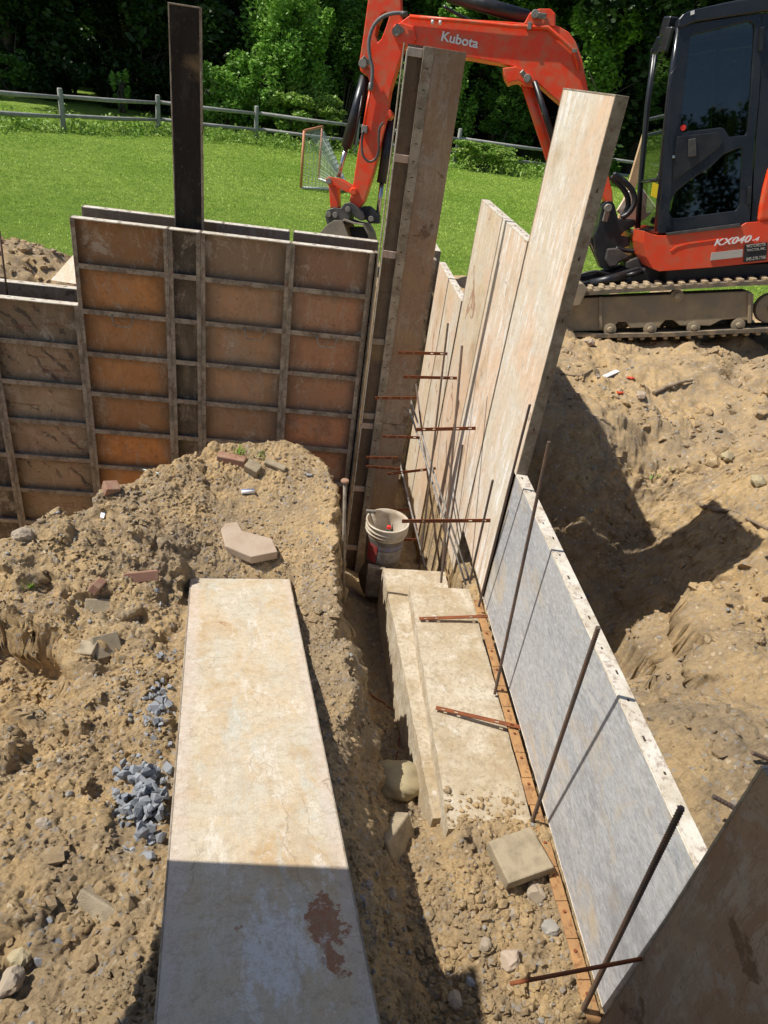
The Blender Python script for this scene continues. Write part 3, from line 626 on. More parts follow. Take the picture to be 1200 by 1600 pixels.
corner(cz0, cz1, 'upper tall corner form with a brown smooth leaf rising beside the digger arm')
corner(cz1-2*P8-.01, cz0-.004, 'lower corner form in the shaded corner behind the white pail')
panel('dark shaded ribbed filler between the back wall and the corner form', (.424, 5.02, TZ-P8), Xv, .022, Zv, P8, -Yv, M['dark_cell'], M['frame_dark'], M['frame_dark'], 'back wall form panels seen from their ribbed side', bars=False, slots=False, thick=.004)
# right wall: smooth faces towards -X
RG = 'right wall form panels seen from their smooth side'
panel('low blue grey form panel laid on its side beside the concrete footing', (1.25, 1.10, .60), Yv, 2.43, Zv, .93, Xv, M['gray_film'], M['frame_white'], M['frame_white'], RG, bars=False, thick=.006, slots=False)
# its wide whitish upper flange with bolt slots, and rust coloured lower flange
gp = bpy.data.objects[[o.name for o in bpy.data.objects if o.get('label', '').startswith('low blue grey')][0]]
b = MB(); b.box((1.2515, 1.104, 1.5315), (.0615, 0, 0), (0, 2.42, 0), (0, 0, .006)).build('top_flange', M['frame_white'], gp, .001)
for k in range(1, 16): MB().box((1.270+.016*((k*7) % 3)/2, 1.12+k*.1524+.03*((k*5) % 3)/2, 1.5372), (.008, 0, 0), (0, .022 if k % 2 else .012, 0), (0, 0, .0012)).build('bolt_slot', M['slot'], gp)
b = MB()
ya = 1.10
while ya < 3.5:
    wv2 = random.uniform(.046, .055); b.box((1.249-wv2, ya, .562+random.uniform(0, .001)), (wv2, 0, 0), (0, .148, 0), (0, 0, .008)); ya += .1505
b.build('rusty_flange', M['rust_light'], gp, .001)
for k in range(15): MB().lathe((1.222, 1.2+k*.1524, .571), [(0, .006), (.006, .006), (.008, 0)], 8).build('rivet', M['rust'], gp)
panel('tall pale plywood form panel leaning highest above the right wall', (1.25, 3.46, .605), Yv, .80, Zv, 2.82, Xv, M['peach'], M['shadeframe'] if 'shadeframe' in M else M['frame'], M['frame'], RG)
panel('cream form panel just behind the tallest one', (1.25, 4.275, .21), Yv, .70, Zv, P8, Xv, M['peach'], M['frame'], M['frame_white'], RG)
panel('cream form panel with a wavy edge crack, second behind the tallest one', (1.25, 4.98, .21), Yv, .76, Zv, P8, Xv, M['cream'], M['frame'], M['frame_white'], RG)
panel('shorter whitish form panel at the step down of the right wall', (1.25, 5.78, -.58), Yv, .70, Zv, P8, Xv, M['cream'], M['frame'], M['frame_white'], RG)
panel('shorter whitish form panel nearest the grass, beside the dark strip', (1.25, 6.50, -.58), Yv, .62, Zv, P8, Xv, M['cream'], M['frame'], M['frame_white'], RG)
panel('narrow dark filler form standing in for the shadow strip on the far panels', (1.17, 7.16, -.58), Yv, .12, Zv, P8, Xv, M['frame_dark'], M['frame_dark'], M['frame_dark'], RG, bars=False)  # dark form added where a shadow falls on the far panels
panel('farthest pale form strip of the right wall', (1.22, 7.30, -.58), Yv, .62, Zv, P8+.06, Xv, M['cream'], M['frame'], M['frame_white'], RG)
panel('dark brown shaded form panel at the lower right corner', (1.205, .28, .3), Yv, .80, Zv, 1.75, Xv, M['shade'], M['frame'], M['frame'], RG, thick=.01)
# long board form lying on the mound
kx = (H-.67)/(H-1.2)
LB = np.array([onZ(240, 1600, 1.2), onZ(595, 1600, 1.2), onZ(295, 915, .665), onZ(455, 903, .665)])
ulen = (LB[2]+LB[3]-LB[0]-LB[1])/2; un = ulen/np.linalg.norm(ulen); vv_ = (LB[1]-LB[0]); vn = vv_-un*np.dot(vv_, un); wb = np.linalg.norm(vn); vn /= wb
nn = np.cross(vn, un); L0 = LB[0]-un*.45
panel('long cream peeling form panel lying face up on the dirt mound like a ramp', L0, vn, wb, un, np.linalg.norm(ulen)+.45, -nn, M['board'], M['frame'], M['frame_white'], 'form panels lying on the dirt', thick=.007)
# small panel piece behind the left wall
pA = onZ(80, 437, 1.74); pB = onZ(118, 397, 1.95)
bp = thing('board', tuple(pA), 'pale plywood board propped on the dirt pile behind the left wall', 'board')
MB().prism([onP(a, b_, onY(79, 438, 5.8), np.array([-.3, -.55, .8])) for a, b_ in ((79, 438), (120, 392), (160, 425), (158, 450))], (0, .02, 0)).build('board_sheet', M['peach'], bp, .002)
# ------------------------------------------------------------------ concrete footing
def rough_block(name, x0, x1, y0, y1, z0, z1, label, seed, amp=.004, taper=0):
    r = np.random.default_rng(seed)
    def grid(o, a, b, na, nb):
        s = np.linspace(0, 1, na)[:, None, None]; t = np.linspace(0, 1, nb)[None, :, None]
        return (np.array(o)+s*np.array(a)+t*np.array(b)).reshape(-1, 3), na, nb
    V = []; Fx = []
    for (o, a, b_) in (((x0, y0, z1), (x1-x0, 0, 0), (0, y1-y0, 0)), ((x0, y1, z0), (0, y0-y1, 0), (0, 0, z1-z0)), ((x0, y0, z0), (x1-x0, 0, 0), (0, 0, z1-z0)), ((x1, y1, z0), (x0-x1, 0, 0), (0, 0, z1-z0))):
        la, lb = np.linalg.norm(a), np.linalg.norm(b_); P, na, nb = grid(o, a, b_, int(la/.014)+2, int(lb/.014)+2)
        b0 = sum(len(v) for v in V); V.append(P); ii = np.arange(na*nb).reshape(na, nb)+b0
        Fx.append(np.stack([ii[:-1, :-1], ii[1:, :-1], ii[1:, 1:], ii[:-1, 1:]], -1).reshape(-1, 4))
    V = np.concatenate(V); Fx = np.concatenate(Fx)
    n1 = fbm(V[:, 0]+V[:, 2], V[:, 1], 5, 5, seed)*amp; n2 = fbm(V[:, 1], V[:, 2]+V[:, 0], 6, 5, seed+3)*amp
    edge = np.exp(-((V[:, 2]-z1)/.02)**2)*(np.exp(-((V[:, 0]-x0)/.02)**2))
    n3 = np.abs(fbm(V[:, 1], V[:, 1]*0+.3, 9, 4, seed+5))*.006*edge
    V = V+np.stack([n2+n3, n2*.6, n1*.6-n3*.6], -1)
    V[:, 0] += taper*np.clip((y1-V[:, 1])/(y1-y0), 0, 1)*np.clip((x1-V[:, 0])/(x1-x0), 0, 1)
    o = npmesh(name, V-np.array([x0, y0, z0]), Fx, M['concrete'], False, (x0, y0, z0))
    bm = bmesh.new(); bm.from_mesh(o.data); bmesh.ops.remove_doubles(bm, verts=bm.verts, dist=2e-4); bmesh.ops.recalc_face_normals(bm, faces=bm.faces); bm.to_mesh(o.data); bm.free()
    return tag(o, label, 'footing')
rough_block('concrete_footing', .80, 1.205, 1.90, 3.66, -.1, .53, 'upper rough concrete footing block dusted with tan dirt beside the blue grey form', 5)
rough_block('concrete_footing', .655, 1.10, 2.02, 3.97, -.1, .43, 'lower concrete footing tier sticking out left of and behind the upper block', 9, taper=.105)
# ------------------------------------------------------------------ rebar, rods and form ties
def ribbed(name, p0, p1, r, label, cat, group, rib=.013, mat=None, n=8):
    p0, p1 = np.array(p0, float), np.array(p1, float); L = np.linalg.norm(p1-p0); m = max(2, int(L/rib)*2)
    pts = [p0+(p1-p0)*k/m for k in range(m+1)]; rs = [r*(1.10 if k % 2 else .9) for k in range(m+1)]
    o = MB().tube([tuple(p) for p in pts], rs, n, smooth=False).build(name, mat or M['rebar'], None, 0, p0)
    return tag(o, label, cat, group)
RB = 'rebar standing in the footing'
def near(pxb, pxt, x0, x1): return onX(*pxb, x0), onX(*pxt, x1)
rl = [((905, 1590), (1065, 1262), 1.19, 1.10, .0095, 'thick ribbed rebar nearest the camera, leaning over the dark corner panel'),
      ((832, 1283), (935, 980), 1.19, 1.08, .009, 'second nearest ribbed rebar, rising beside the tan square paver'),
      ((775, 1075), (858, 690), 1.18, 1.10, .0085, 'third ribbed rebar, the tallest one in front of the shadowed pit'),
      ((750, 940), (828, 632), 1.20, 1.16, .0075, 'ribbed rebar rising past the foot of the tallest form panel'),
      ((735, 905), (770, 750), 1.15, 1.12, .0075, 'short rebar standing at the far end of the concrete block'),
      ((690, 905), (723, 695), 1.14, 1.12, .0075, 'short rebar behind the concrete step'),
      ((690, 900), (722, 540), 1.02, 1.02, .0085, 'tall ribbed rebar beside the crossed grey rods'),
      ((655, 890), (700, 505), .98, .98, .0075, 'tall smooth looking rebar left of the crossed rods'),
      ((628, 640), (648, 408), .86, .86, .006, 'thin pale rebar in front of the brown corner leaf')]
for a, b_, x0, x1, r, lb in rl:
    p0, p1 = near(a, b_, x0, x1)
    if r == .006: p0 = p0-(p1-p0)*.8
    p0 = p0-(p1-p0)*.03; ribbed('rebar', p0, p1, r, lb, 'rebar', RB)
RD = 'loose grey rods crossed in the wall cavity'
for a, b_, ya, yb, lb in [((735, 912), (628, 583), 3.8, 5.2, 'longest grey rod leaning left across the pale panels'), ((728, 914), (640, 640), 3.82, 5.0, 'grey rod lying just under the longest leaning rod'), ((664, 885), (617, 690), 4.2, 5.3, 'thin grey rod leaning left behind the white pail'), ((690, 905), (650, 600), 4.4, 5.4, 'dark thin rod crossing between the two grey ones')]:
    p0, p1 = onY(*a, ya), onY(*b_, yb); tag(MB().tube([p0, (p0+p1)/2+np.array([0, 0, -.01]), p1], .0078, 8).build('steel_rod', M['rod'] if 'dark' not in lb else M['rebar'], None, 0, p0), lb, 'rod', RD)
def tie(a, b_, xl, lb, z=None, h=.026, th=.0045, xr=1.25):
    p1 = onX(*b_, xr); p0 = onX(*a, xl) if xl else None
    if p0 is None: p0 = onY(*a, p1[1])
    u = (p1-p0); L = np.linalg.norm(u); u /= L; s = np.cross(u, Zv); s /= np.linalg.norm(s); upv = np.cross(s, u)
    r = MB(); hl = [.045, .12, L-.14, L-.05]
    def pt(t, v): return p0+u*t+upv*v
    outer = [pt(0, -h/2), pt(L, -h/2), pt(L, h/2), pt(0, h/2)]
    holes = [[pt(t, -h*.2), pt(t+.022, -h*.2), pt(t+.022, h*.2), pt(t, h*.2)] for t in hl]
    return tag(r.prism([outer]+holes, s*th).build('form_tie', M['rust'], None, 0, p0), lb, 'form tie', 'flat rusty form ties of the right wall')
def tieY(a, b_, Yd, lb, h=.022):
    p0, p1 = onY(*a, Yd), onY(*b_, Yd); u = p1-p0; L = np.linalg.norm(u); u /= L; up_ = np.cross(u, -Yv); up_ /= np.linalg.norm(up_)
    if up_[2] < 0: up_ = -up_
    pt = lambda t, v: p0+u*t+up_*v
    hs = [[pt(t, -h*.2), pt(t+.02, -h*.2), pt(t+.02, h*.2), pt(t, h*.2)] for t in (.03, .10, L-.12, L-.05)]
    return tag(MB().prism([[pt(0, -h/2), pt(L, -h/2), pt(L, h/2), pt(0, h/2)]]+hs, (0, .004, 0)).build('form_tie', M['rust'], None, 0, p0), lb, 'form tie', 'flat rusty form ties of the right wall')
tl = [((622, 551), (699, 553), 'topmost rusty tie, highest in the stack of ties'), ((630, 589), (714, 591), 'second rusty tie from the top, reaching the tall rebar'), ((650, 671), (743, 669), 'rusty tie crossing the pale panels at mid height on the right'),
      ((628, 814), (766, 813), 'longest rusty tie, just right of the white pail rim'), ((586, 622), (651, 622), 'rusty tie across the dark corner flange, upper left one'), ((598, 682), (656, 684), 'orange rusty tie left of the mid height one'),
      ((605, 741), (681, 732), 'tilted brown tie below the crossing of the rods'), ((572, 729), (626, 733), 'thin rusty tie low across the corner form'), ((572, 715), (622, 716), 'faint thin tie close above the low corner one'), ((578, 796), (640, 797), 'rusty tie behind the rim of the white pail'), ((586, 843), (652, 843), 'rusty tie passing in front of the white pail')]
for a, b_, lb in tl:
    if 'in front of the white pail' in lb: tie(a, b_, None, lb, xr=1.02)
    elif a[0] < 640 and 'longest' not in lb: tieY(a, b_, 4.78, lb)
    elif 'nearest' in lb: tie(a, b_, .8, lb)
    else: tie(a, b_, None, lb)
def flat_tie(pa, pb, lb, w_=.024):
    pa, pb = np.array(pa), np.array(pb); u = pb-pa; L = np.linalg.norm(u); u /= L; s = np.cross(Zv, u); s /= np.linalg.norm(s); n_ = np.cross(u, s)
    outer = [pa-s*w_/2, pb-s*w_/2, pb+s*w_/2, pa+s*w_/2]; hs = [[pa+u*t-s*w_*.2, pa+u*(t+.02)-s*w_*.2, pa+u*(t+.02)+s*w_*.2, pa+u*t+s*w_*.2] for t in (.03, .1, L-.14, L-.06)]
    return tag(MB().prism([outer]+hs, n_*.004).build('form_tie', M['rust'], None, 0, pa), lb, 'form tie', 'flat rusty form ties of the right wall')
flat_tie(onZ(655, 967, .545), onZ(767, 963, .575), 'flat rusty tie lying straight across the top of the concrete block', .026)
flat_tie(onZ(681, 1106, .545), onZ(815, 1137, .585), 'flat rusty tie lying askew across the concrete block', .026)
tag(MB().tube([onX(797, 1537, .78), onX(1003, 1498, 1.2)], .007, 6).build('form_tie', M['rust'], None, 0, onX(797, 1537, .78)), 'dark rusty bar held above the dirt in front of the nearest rebar', 'form tie', 'flat rusty form ties of the right wall')
# steel stake with round head at the corner of the mound
sp = onY(538, 916, 3.75)
st = thing('form_stake', sp, 'rusty steel stake with a round flat head standing at the edge of the mound', 'stake')
tp = onY(539, 752, 3.75); MB().tube([sp-np.array([0, 0, .1]), tp], .011, 10).build('shaft', M['frame_dark'], st)
MB().lathe(tp, [(0, -.004), (.024, -.004), (.026, .003), (.022, .01), (0, .012)], 20).build('round_head', M['brick'], st)
# thin rod at far left
tag(MB().tube([onY(12, 465, 5.1), onY(-1, 360, 5.1)], .007, 8).build('rebar', M['rebar'], None, 0, onY(12, 465, 5.1)), 'thin dark rebar sticking out of the low wall at the left edge', 'rebar', RB)
# ------------------------------------------------------------------ pail
bc = onZ(597, 884, .34)
bz = .34; bc = np.array([bc[0], bc[1]+.06, bz])
pb = thing('pail', bc, 'dirty white plastic pail with red label holding hand tools', 'pail')
RR = .148; HB = .36
MB().lathe(bc, [(0, 0), (RR*.84, 0), (RR*.86, .01), (RR*.93, HB*.62), (RR*.93, HB*.62), (RR*.95, HB*.7)], 48).build('lower_body', M['bucket_dirty'], pb)
MB().lathe(bc, [(RR*.951, HB*.7), (RR*.965, HB*.78), (RR*1.03, HB*.785), (RR*1.03, HB*.80), (RR*.97, HB*.81), (RR*.975, HB*.86), (RR*1.04, HB*.865), (RR*1.04, HB*.885), (RR*.98, HB*.89), (RR*.99, HB*.96), (RR*1.05, HB*.965), (RR*1.05, HB), (RR*.97, HB), (RR*.95, HB*.9), (RR*.84, .02), (0, .015)], 48).build('rim', M['bucket_white'], pb)
def wrap(a0, a1, z0, z1, mat, nm, off=.0015):
    b = MB(); n = 14; vs = []; 
    for j, z in enumerate((z0, z1)):
        for k in range(n+1):
            a = a0+(a1-a0)*k/n; r_ = RR*(.86+.07*(z/HB)/.62 if z/HB < .62 else .93)+off; vs.append(bc+np.array([r_*math.cos(a), r_*math.sin(a), z]))
    return b.add(vs, [(k, k+1, n+2+k, n+1+k) for k in range(n)], None, True).build(nm, mat, pb)
wrap(math.radians(205), math.radians(243), .06, .215, M['label_red'], 'red_label'); wrap(math.radians(246), math.radians(330), .07, .17, M['label_grey'], 'grey_label', .0015); wrap(math.radians(246), math.radians(332), .18, .215, M['label_blue'], 'blue_band')
tl_ = thing('hand_tool', bc+np.array([-.05, 0, .05]), 'dark handled hammer leaning out of the left side of the pail', 'tool')
MB().tube([bc+np.array([.03, -.02, .06]), bc+np.array([-.12, .02, .40])], [.014, .017], 10).build('handle', M['frame_dark'], tl_)
MB().cbox(bc+np.array([-.125, .02, .41]), .035, .012, .012).build('head', M['pin'], tl_, .003)
t2 = thing('hand_tool', bc+np.array([.03, .03, .05]), 'grey trowel with a red tipped handle standing in the pail', 'tool')
MB().tube([bc+np.array([.02, -.03, .1]), bc+np.array([.02, .03, .27])], .016, 10).build('handle', M['cast'], t2)
MB().lathe(bc+np.array([.02, .03, .27]), [(.016, 0), (.015, .02), (0, .026)], 12).build('tip', M['red'], t2)
MB().prism([bc+np.array([.03, .0, .02]), bc+np.array([.10, .02, .04]), bc+np.array([.045, .05, .30])], (.002, -.003, 0)).build('blade', M['cast'], t2)
tag(MB().lathe(bc+np.array([-.01, -.03, .16]), [(0, 0), (.018, .004), (.02, .02), (.012, .034), (0, .036)], 14).build('sponge', M['yellow'], None, 0, bc+np.array([-.01, -.03, .16])), 'small yellowish sponge lump inside the white pail', 'sponge')
# earth pedestal under the pail
def rock(name, c, dims, seed, mat, label, cat, group=None, sub=3, amp=.16, fr=1.6, rot=(0, 0, 0), flat=0):
    v, f = ico(sub); r = np.random.default_rng(seed); d = v.copy()
    off = r.uniform(-5, 5, 3)
    n = fbm(v[:, 0]*1.1+v[:, 2]*.7+off[0], v[:, 1]+off[1]+v[:, 2]*.6, fr, 4, seed); d = v*(1+amp*n)[:, None]
    if flat:
        for _ in range(flat):
            q = r.normal(size=3); q /= np.linalg.norm(q); h = r.uniform(.55, .8); s = d@q; d = d-np.clip(s-h, 0, 9)[:, None]*q
    d = d*np.array(dims)
    o = npmesh(name, d, f, mat, amp < .1 or flat == 0, tuple(c)); o.rotation_euler = rot
    return tag(o, label, cat, group)
rock('earth_lump', (bc[0]+.02, bc[1]+.03, .14), (.17, .17, .215), 3, M['soil_dark'], 'brown packed earth pedestal under the white pail', 'earth', amp=.07, flat=2)
tag(MB().prism([onY(575, 885, 4.02), onY(603, 890, 4.02), onY(612, 935, 4.02), onY(570, 932, 4.02)], (0, .04, 0)).build('shade_block', M['frame_dark'], None, .004, onY(575, 930, 4.02)), 'dark block standing in for the shade below the left side of the pail', 'block')  # dark slab put where only shade lies beside the pedestal
# ------------------------------------------------------------------ stones, pavers, bricks and litter
def put(px, py, dz=0, t0=1.2):
    p = hit(px, py, t0); return np.array([p[0], p[1], p[2]+dz])
def slab(name, pts, z0, th, mat, label, cat, group=None, bev=.006, tilt=None):
    c = np.mean(pts, axis=0); b = MB().prism([tuple(p) for p in pts], (0, 0, -th) if tilt is None else tuple(-np.array(tilt)*th)); return tag(b.build(name, mat, None, bev, c-np.array([0, 0, th]), 2), label, cat, group)
def topface(pxs, c, n):
    n = np.array(n, float); n /= np.linalg.norm(n); return [onP(a, b_, c, n) for a, b_ in pxs], n
# L-shaped stone on the mound
c = put(390, 850, .055); pts, n = topface([(345, 826), (352, 817), (371, 815), (379, 829), (425, 841), (434, 862), (393, 870), (352, 853)], c, (0, -.12, 1))
slab('paving_stone', pts, 0, .06, M['paver_pink'], 'large angular kinked paving stone lying on top of the mound', 'paving stone', 'loose paving stones', tilt=n)
c = put(815, 1360, .08); pts, n = topface([(763, 1314), (830, 1291), (867, 1355), (795, 1381)], c, (.0, -.1, 1))
slab('paving_stone', pts, 0, .065, M['paver'], 'clean square tan paving stone tilted against the rusty flange', 'paving stone', 'loose paving stones', .007, tilt=n)
b = MB(); c = put(617, 1345, 0, 1.5)
fp = [onY(583, 1300, c[1]-.06), onY(612, 1272, c[1]+.02), onY(620, 1320, c[1]-.02), onY(598, 1362, c[1]-.1)]
cc = put(615, 1335, .07, 1.5); pts, n = topface([(605, 1318), (640, 1268), (651, 1310), (618, 1366)], cc, (.82, -.35, .45))
slab('paving_stone', pts, 0, .075, M['paver'], 'brown paving stone standing on edge in the shaded trench', 'paving stone', 'loose paving stones', .012, tilt=n)
def brick(px, py, dims, rz, tx, ty, mat, label, name='brick', dz=.0, group='loose bricks on the mound'):
    c = put(px, py, dz); rot = Matrix.Rotation(rz, 4, 'Z')@Matrix.Rotation(tx, 4, 'X')@Matrix.Rotation(ty, 4, 'Y')
    o = MB().cbox((0, 0, 0), dims[0]/2, dims[1]/2, dims[2]/2).build(name, mat, None, .006, None, 2); o.location = c; o.rotation_euler = rot.to_euler(); return tag(o, label, name.replace('_', ' '), group)
brick(362, 722, (.19, .08, .055), -.15, 0, .05, M['brick'], 'red brick on the crest of the mound beside the grass tuft', dz=.02)
brick(174, 767, (.09, .08, .06), .5, .3, .2, M['brick'], 'broken red brick end on the upper left of the mound', dz=.02)
brick(220, 900, (.19, .06, .06), .25, 1.0, .1, M['brick'], 'half buried red brick left of the ramp panel end', dz=-.005)
brick(152, 916, (.09, .05, .06), 1.3, .5, .2, M['brick'], 'small purple red brick piece above the grey block', dz=.0)
brick(157, 947, (.15, .08, .07), .05, .9, 0, M['paver'], 'grey tan concrete block half buried on the left slope', 'concrete_block', 0, 'loose concrete blocks')
brick(165, 1012, (.14, .12, .06), .5, .75, .25, M['paver'], 'tilted brown concrete block casting shade on the left slope', 'concrete_block', .01, 'loose concrete blocks')
brick(137, 1015, (.10, .08, .05), -.2, .3, -.2, M['paver'], 'smaller brown block tucked behind the tilted one', 'concrete_block', 0, 'loose concrete blocks')
brick(395, 735, (.10, .08, .06), -.5, .3, .3, M['paver'], 'tan broken block beside the crest brick', 'concrete_block', .02, 'loose concrete blocks')
brick(430, 731, (.15, .05, .03), -.35, .3, .2, M['paver'], 'flat tan shard right of the crest brick', 'concrete_block', .02, 'loose concrete blocks')
brick(150, 1420, (.15, .09, .05), -.6, .8, .2, M['paver'], 'grey concrete piece buried low on the left slope', 'concrete_block', -.015, 'loose concrete blocks')
brick(483, 745, (.045, .02, .015), 0, 0, 0, M['bluestone'], 'small dark grey chip on the right end of the crest', 'concrete_block', .015, 'loose concrete blocks')
c = put(648, 1218, .045, 1.5); c = np.array([.645, 2.36, tz(.645, 2.36)+.035]); rock('boulder', c, (.145, .12, .085), 12, M['boulder'], 'smooth rounded buff boulder half in shade beside the footing', 'boulder', amp=.09, sub=4)
for px, py, s, sd_, mt, lb in [(797, 1502, .048, 1, 'paver_pink', 'pinkish tan lumpy rock in front of the rusty bar'), (836, 1398, .045, 2, 'stone', 'rough rock under the lower edge of the square paver'), (858, 1452, .04, 3, 'grit', 'dark grey angular rock right of the dirt clods'), (757, 1478, .03, 4, 'stone', 'brown rock between clods, left of the pinkish rock'),
        (712, 1565, .035, 5, 'stone', 'rounded dim stone in the shaded trench floor'), (806, 1520, .024, 6, 'stone', 'grey stone just beside the pinkish rock'), (575, 1385, .022, 7, 'stone', 'small stone in the trench below the standing paver'), (612, 1398, .025, 8, 'stone', 'pale stone cluster in the trench shade'),
        (920, 537, .05, 9, 'paver_pink', 'pale broken rock in front of the digger track'), (935, 590, .02, 10, 'stone', 'small stone near the flat white piece on the bank'), (1182, 755, .06, 11, 'boulder', 'round pale cobble at the right edge of the bank'), (1135, 716, .055, 13, 'boulder', 'half buried cobble high on the right bank'),
        (1000, 620, .05, 14, 'paver_pink', 'whitish rock chip in the middle of the bank'), (960, 733, .03, 15, 'boulder', 'tiny pale stone just above the V shaped shadow'), (30, 1500, .035, 16, 'boulder', 'pale rough rock at the lower left'), (15, 1535, .045, 17, 'stone', 'brown rock with dark underside at the lower left corner'),
        (540, 780, .02, 18, 'stone', 'small stone at the right rim of the mound'), (36, 840, .06, 19, 'stone', 'lumpy rock at the left edge of the mound top'), (118, 762, .03, 20, 'stone', 'small rock on the upper left rim of the mound'), (1050, 605, .04, 21, 'stone', 'small brown rock near the dead branch'), (68, 1290, .03, 22, 'stone', 'brown pebble group in the left slope hollow'), (800, 1430, .026, 23, 'stone', 'grey brown stone in the clods below the square paver'), (735, 1535, .02, 24, 'bluestone', 'small grey stone left of the rusty bar end')]:
    try:
        c = put(px, py, s*.3, 1.3); rock('rock', c, (s, s*.85, s*.65), sd_, M[mt], lb, 'rock', 'loose rocks', amp=.22, flat=3, rot=(0, 0, sd_))
    except Exception: pass
c = put(945, 587, .012); slab('plastic_scrap', [onP(a, b_, c, (0, -.1, 1)) for a, b_ in ((922, 595), (962, 577), (969, 580), (940, 593))], 0, .008, M['pvc'], 'flat white foam scrap lying on the bank', 'scrap', None, .002)
c = put(388, 769, .012); tag(MB().tube([onP(377, 769, c, Zv), onP(398, 768, c, Zv)], .013, 14).build('pipe_scrap', M['pvc'], None, 0, c), 'white pipe scrap on the mound above the big paving stone', 'scrap')
tag(MB().tube([onP(377, 766, c, Zv), onP(398, 765, c, Zv)], .006, 10).build('blue_scrap', M['blueplastic'], None, 0, c), 'blue plastic strip against the white pipe scrap', 'scrap')
c = put(160, 804, .01); slab('paper_scrap', [onP(a, b_, c, (0, -.3, 1)) for a, b_ in ((156, 808), (158, 799), (165, 800), (162, 810))], 0, .002, M['pvc'], 'tiny white paper scrap on the left of the mound', 'scrap', None, 0)
for px, py, lb in ((985, 592, 'orange plastic scrap near the flat white foam on the bank'), (967, 615, 'second orange scrap, lower on the bank')):
    c = put(px, py, .01); rock('plastic_scrap', c, (.035, .02, .01), px, M['orange_worn'], lb, 'scrap', amp=.5, flat=2)
def wire(name, pts, r, mat, label, cat, dz=.01, group=None, lift=None, n=7):
    P = [put(a, b_, dz+(lift[i] if lift else 0)) for i, (a, b_) in enumerate(pts)]; Q = []
    for i in range(len(P)-1):
        for k in range(5): Q.append(P[i]+(P[i+1]-P[i])*k/5+np.random.default_rng(i*7+k).normal(0, .002, 3))
    Q.append(P[-1]); return tag(MB().tube(Q, [r*(1-.4*k/len(Q)) for k in range(len(Q))], n).build(name, mat, None, 0, P[0]), label, cat, group)
RG2 = 'roots and twigs on the dirt'
wire('twig', [(215, 733), (245, 741), (268, 748)], .006, M['net'], 'thin pale stick lying on the left crest of the mound', 'twig', .012, RG2)
wire('twig', [(285, 743), (300, 735)], .004, M['root'], 'short brown twig on the mound crest', 'twig', .01, RG2)
wire('root', [(1090, 790), (1115, 800), (1145, 800), (1165, 812), (1199, 830)], .016, M['root'], 'thick dead root crossing the shadow at the right', 'root', .015, RG2)
wire('root', [(1020, 618), (1040, 608), (1065, 600), (1080, 598)], .018, M['root'], 'knobby dead branch on the upper bank', 'root', .02, RG2)
wire('root', [(875, 586), (905, 590), (925, 580)], .01, M['root'], 'thin dark root beside the tallest panel on the bank', 'root', .012, RG2)
wire('root', [(905, 985), (960, 960), (1000, 945), (1035, 925)], .004, M['boulder'], 'thin pale hanging root inside the shadowed pit', 'root', .02, RG2)
wire('root', [(1120, 985), (1160, 975), (1199, 965)], .006, M['root'], 'fine brown root on the right bank near the frame edge', 'root', .012, RG2)
wire('root', [(575, 1085), (600, 1100), (620, 1115), (625, 1150), (618, 1190)], .006, M['rust'], 'thin reddish root in the shaded trench', 'root', .008, RG2)
for a, b_, lb in (((1175, 1176), (1210, 1190), 'short steel rod at the right edge on the big rock'), ((1114, 1244), (1180, 1280), 'short steel rod casting a shadow behind the dark corner panel')):
    p0 = onZ(*a, 1.55); p1 = onZ(*b_, 1.5); ribbed('rebar', p0, p1, .008, lb, 'rebar', 'short rods poking out by the dark corner panel')
# crushed stone piles, each stone a thing
stone_me = []
for k in range(7):
    bm = bmesh.new(); r = np.random.default_rng(50+k)
    for p in r.normal(size=(13, 3)):
        p = p/np.linalg.norm(p)*r.uniform(.8, 1.1)*np.array([1.15, .85, .7]); bm.verts.new(p)
    bmesh.ops.convex_hull(bm, input=bm.verts); me = bpy.data.meshes.new('crushed_stone'); bm.to_mesh(me); bm.free(); me.materials.append(M['bluestone']); stone_me.append(me)
def pile(n, cx, cy, sx, sy, smin, smax, label, group, seed, heap=.0, clip=None):
    r = np.random.default_rng(seed); placed = []
    for k in range(n):
        for _ in range(30):
            px = cx+r.normal(0, 1)*sx; py = cy+r.normal(0, 1)*sy
            if clip and px > clip(py)-3: continue
            if abs(px-cx) > 2*sx or abs(py-cy) > 2*sy: continue
            break
        else: continue
        s = smin*.55+(smax*1.15-smin*.55)*r.random()**1.3; p = put(px, py, 0); e = ((px-cx)/(1.6*sx))**2+((py-cy)/(1.6*sy))**2
        lay = sum(1 for q in placed if np.hypot(q[0]-p[0], q[1]-p[1]) < (q[3]+s)*.8); placed.append((p[0], p[1], p[2], s))
        o = bpy.data.objects.new('crushed_stone', stone_me[r.integers(7)]); COL.objects.link(o)
        o.location = (p[0], p[1], p[2]+s*.35+min(lay, 3)*s*.62*heap); o.rotation_euler = tuple(r.uniform(0, 6, 3)); o.scale = (s, s, s)
        tag(o, label, 'stone', group)
edge = lambda y: 293-.0803*(y-915)
pile(150, 228, 1255, 25, 34, .015, .026, 'angular blue grey crushed stone in the larger heap against the ramp panel', 'blue grey stones of the larger heap', 1, .8, edge)
pile(44, 248, 1102, 18, 18, .016, .026, 'angular blue grey crushed stone in the smaller upper heap against the ramp panel', 'blue grey stones of the smaller heap', 2, .6, edge)
pile(9, 262, 1028, 12, 9, .013, .018, 'blue grey crushed stone in the little cluster above the heaps', 'blue grey stones of the top cluster', 3, .3, edge)
pile(7, 250, 1160, 14, 22, .014, .018, 'single blue grey crushed stone lying between the two heaps', 'blue grey stones between the heaps', 4, 0, edge)
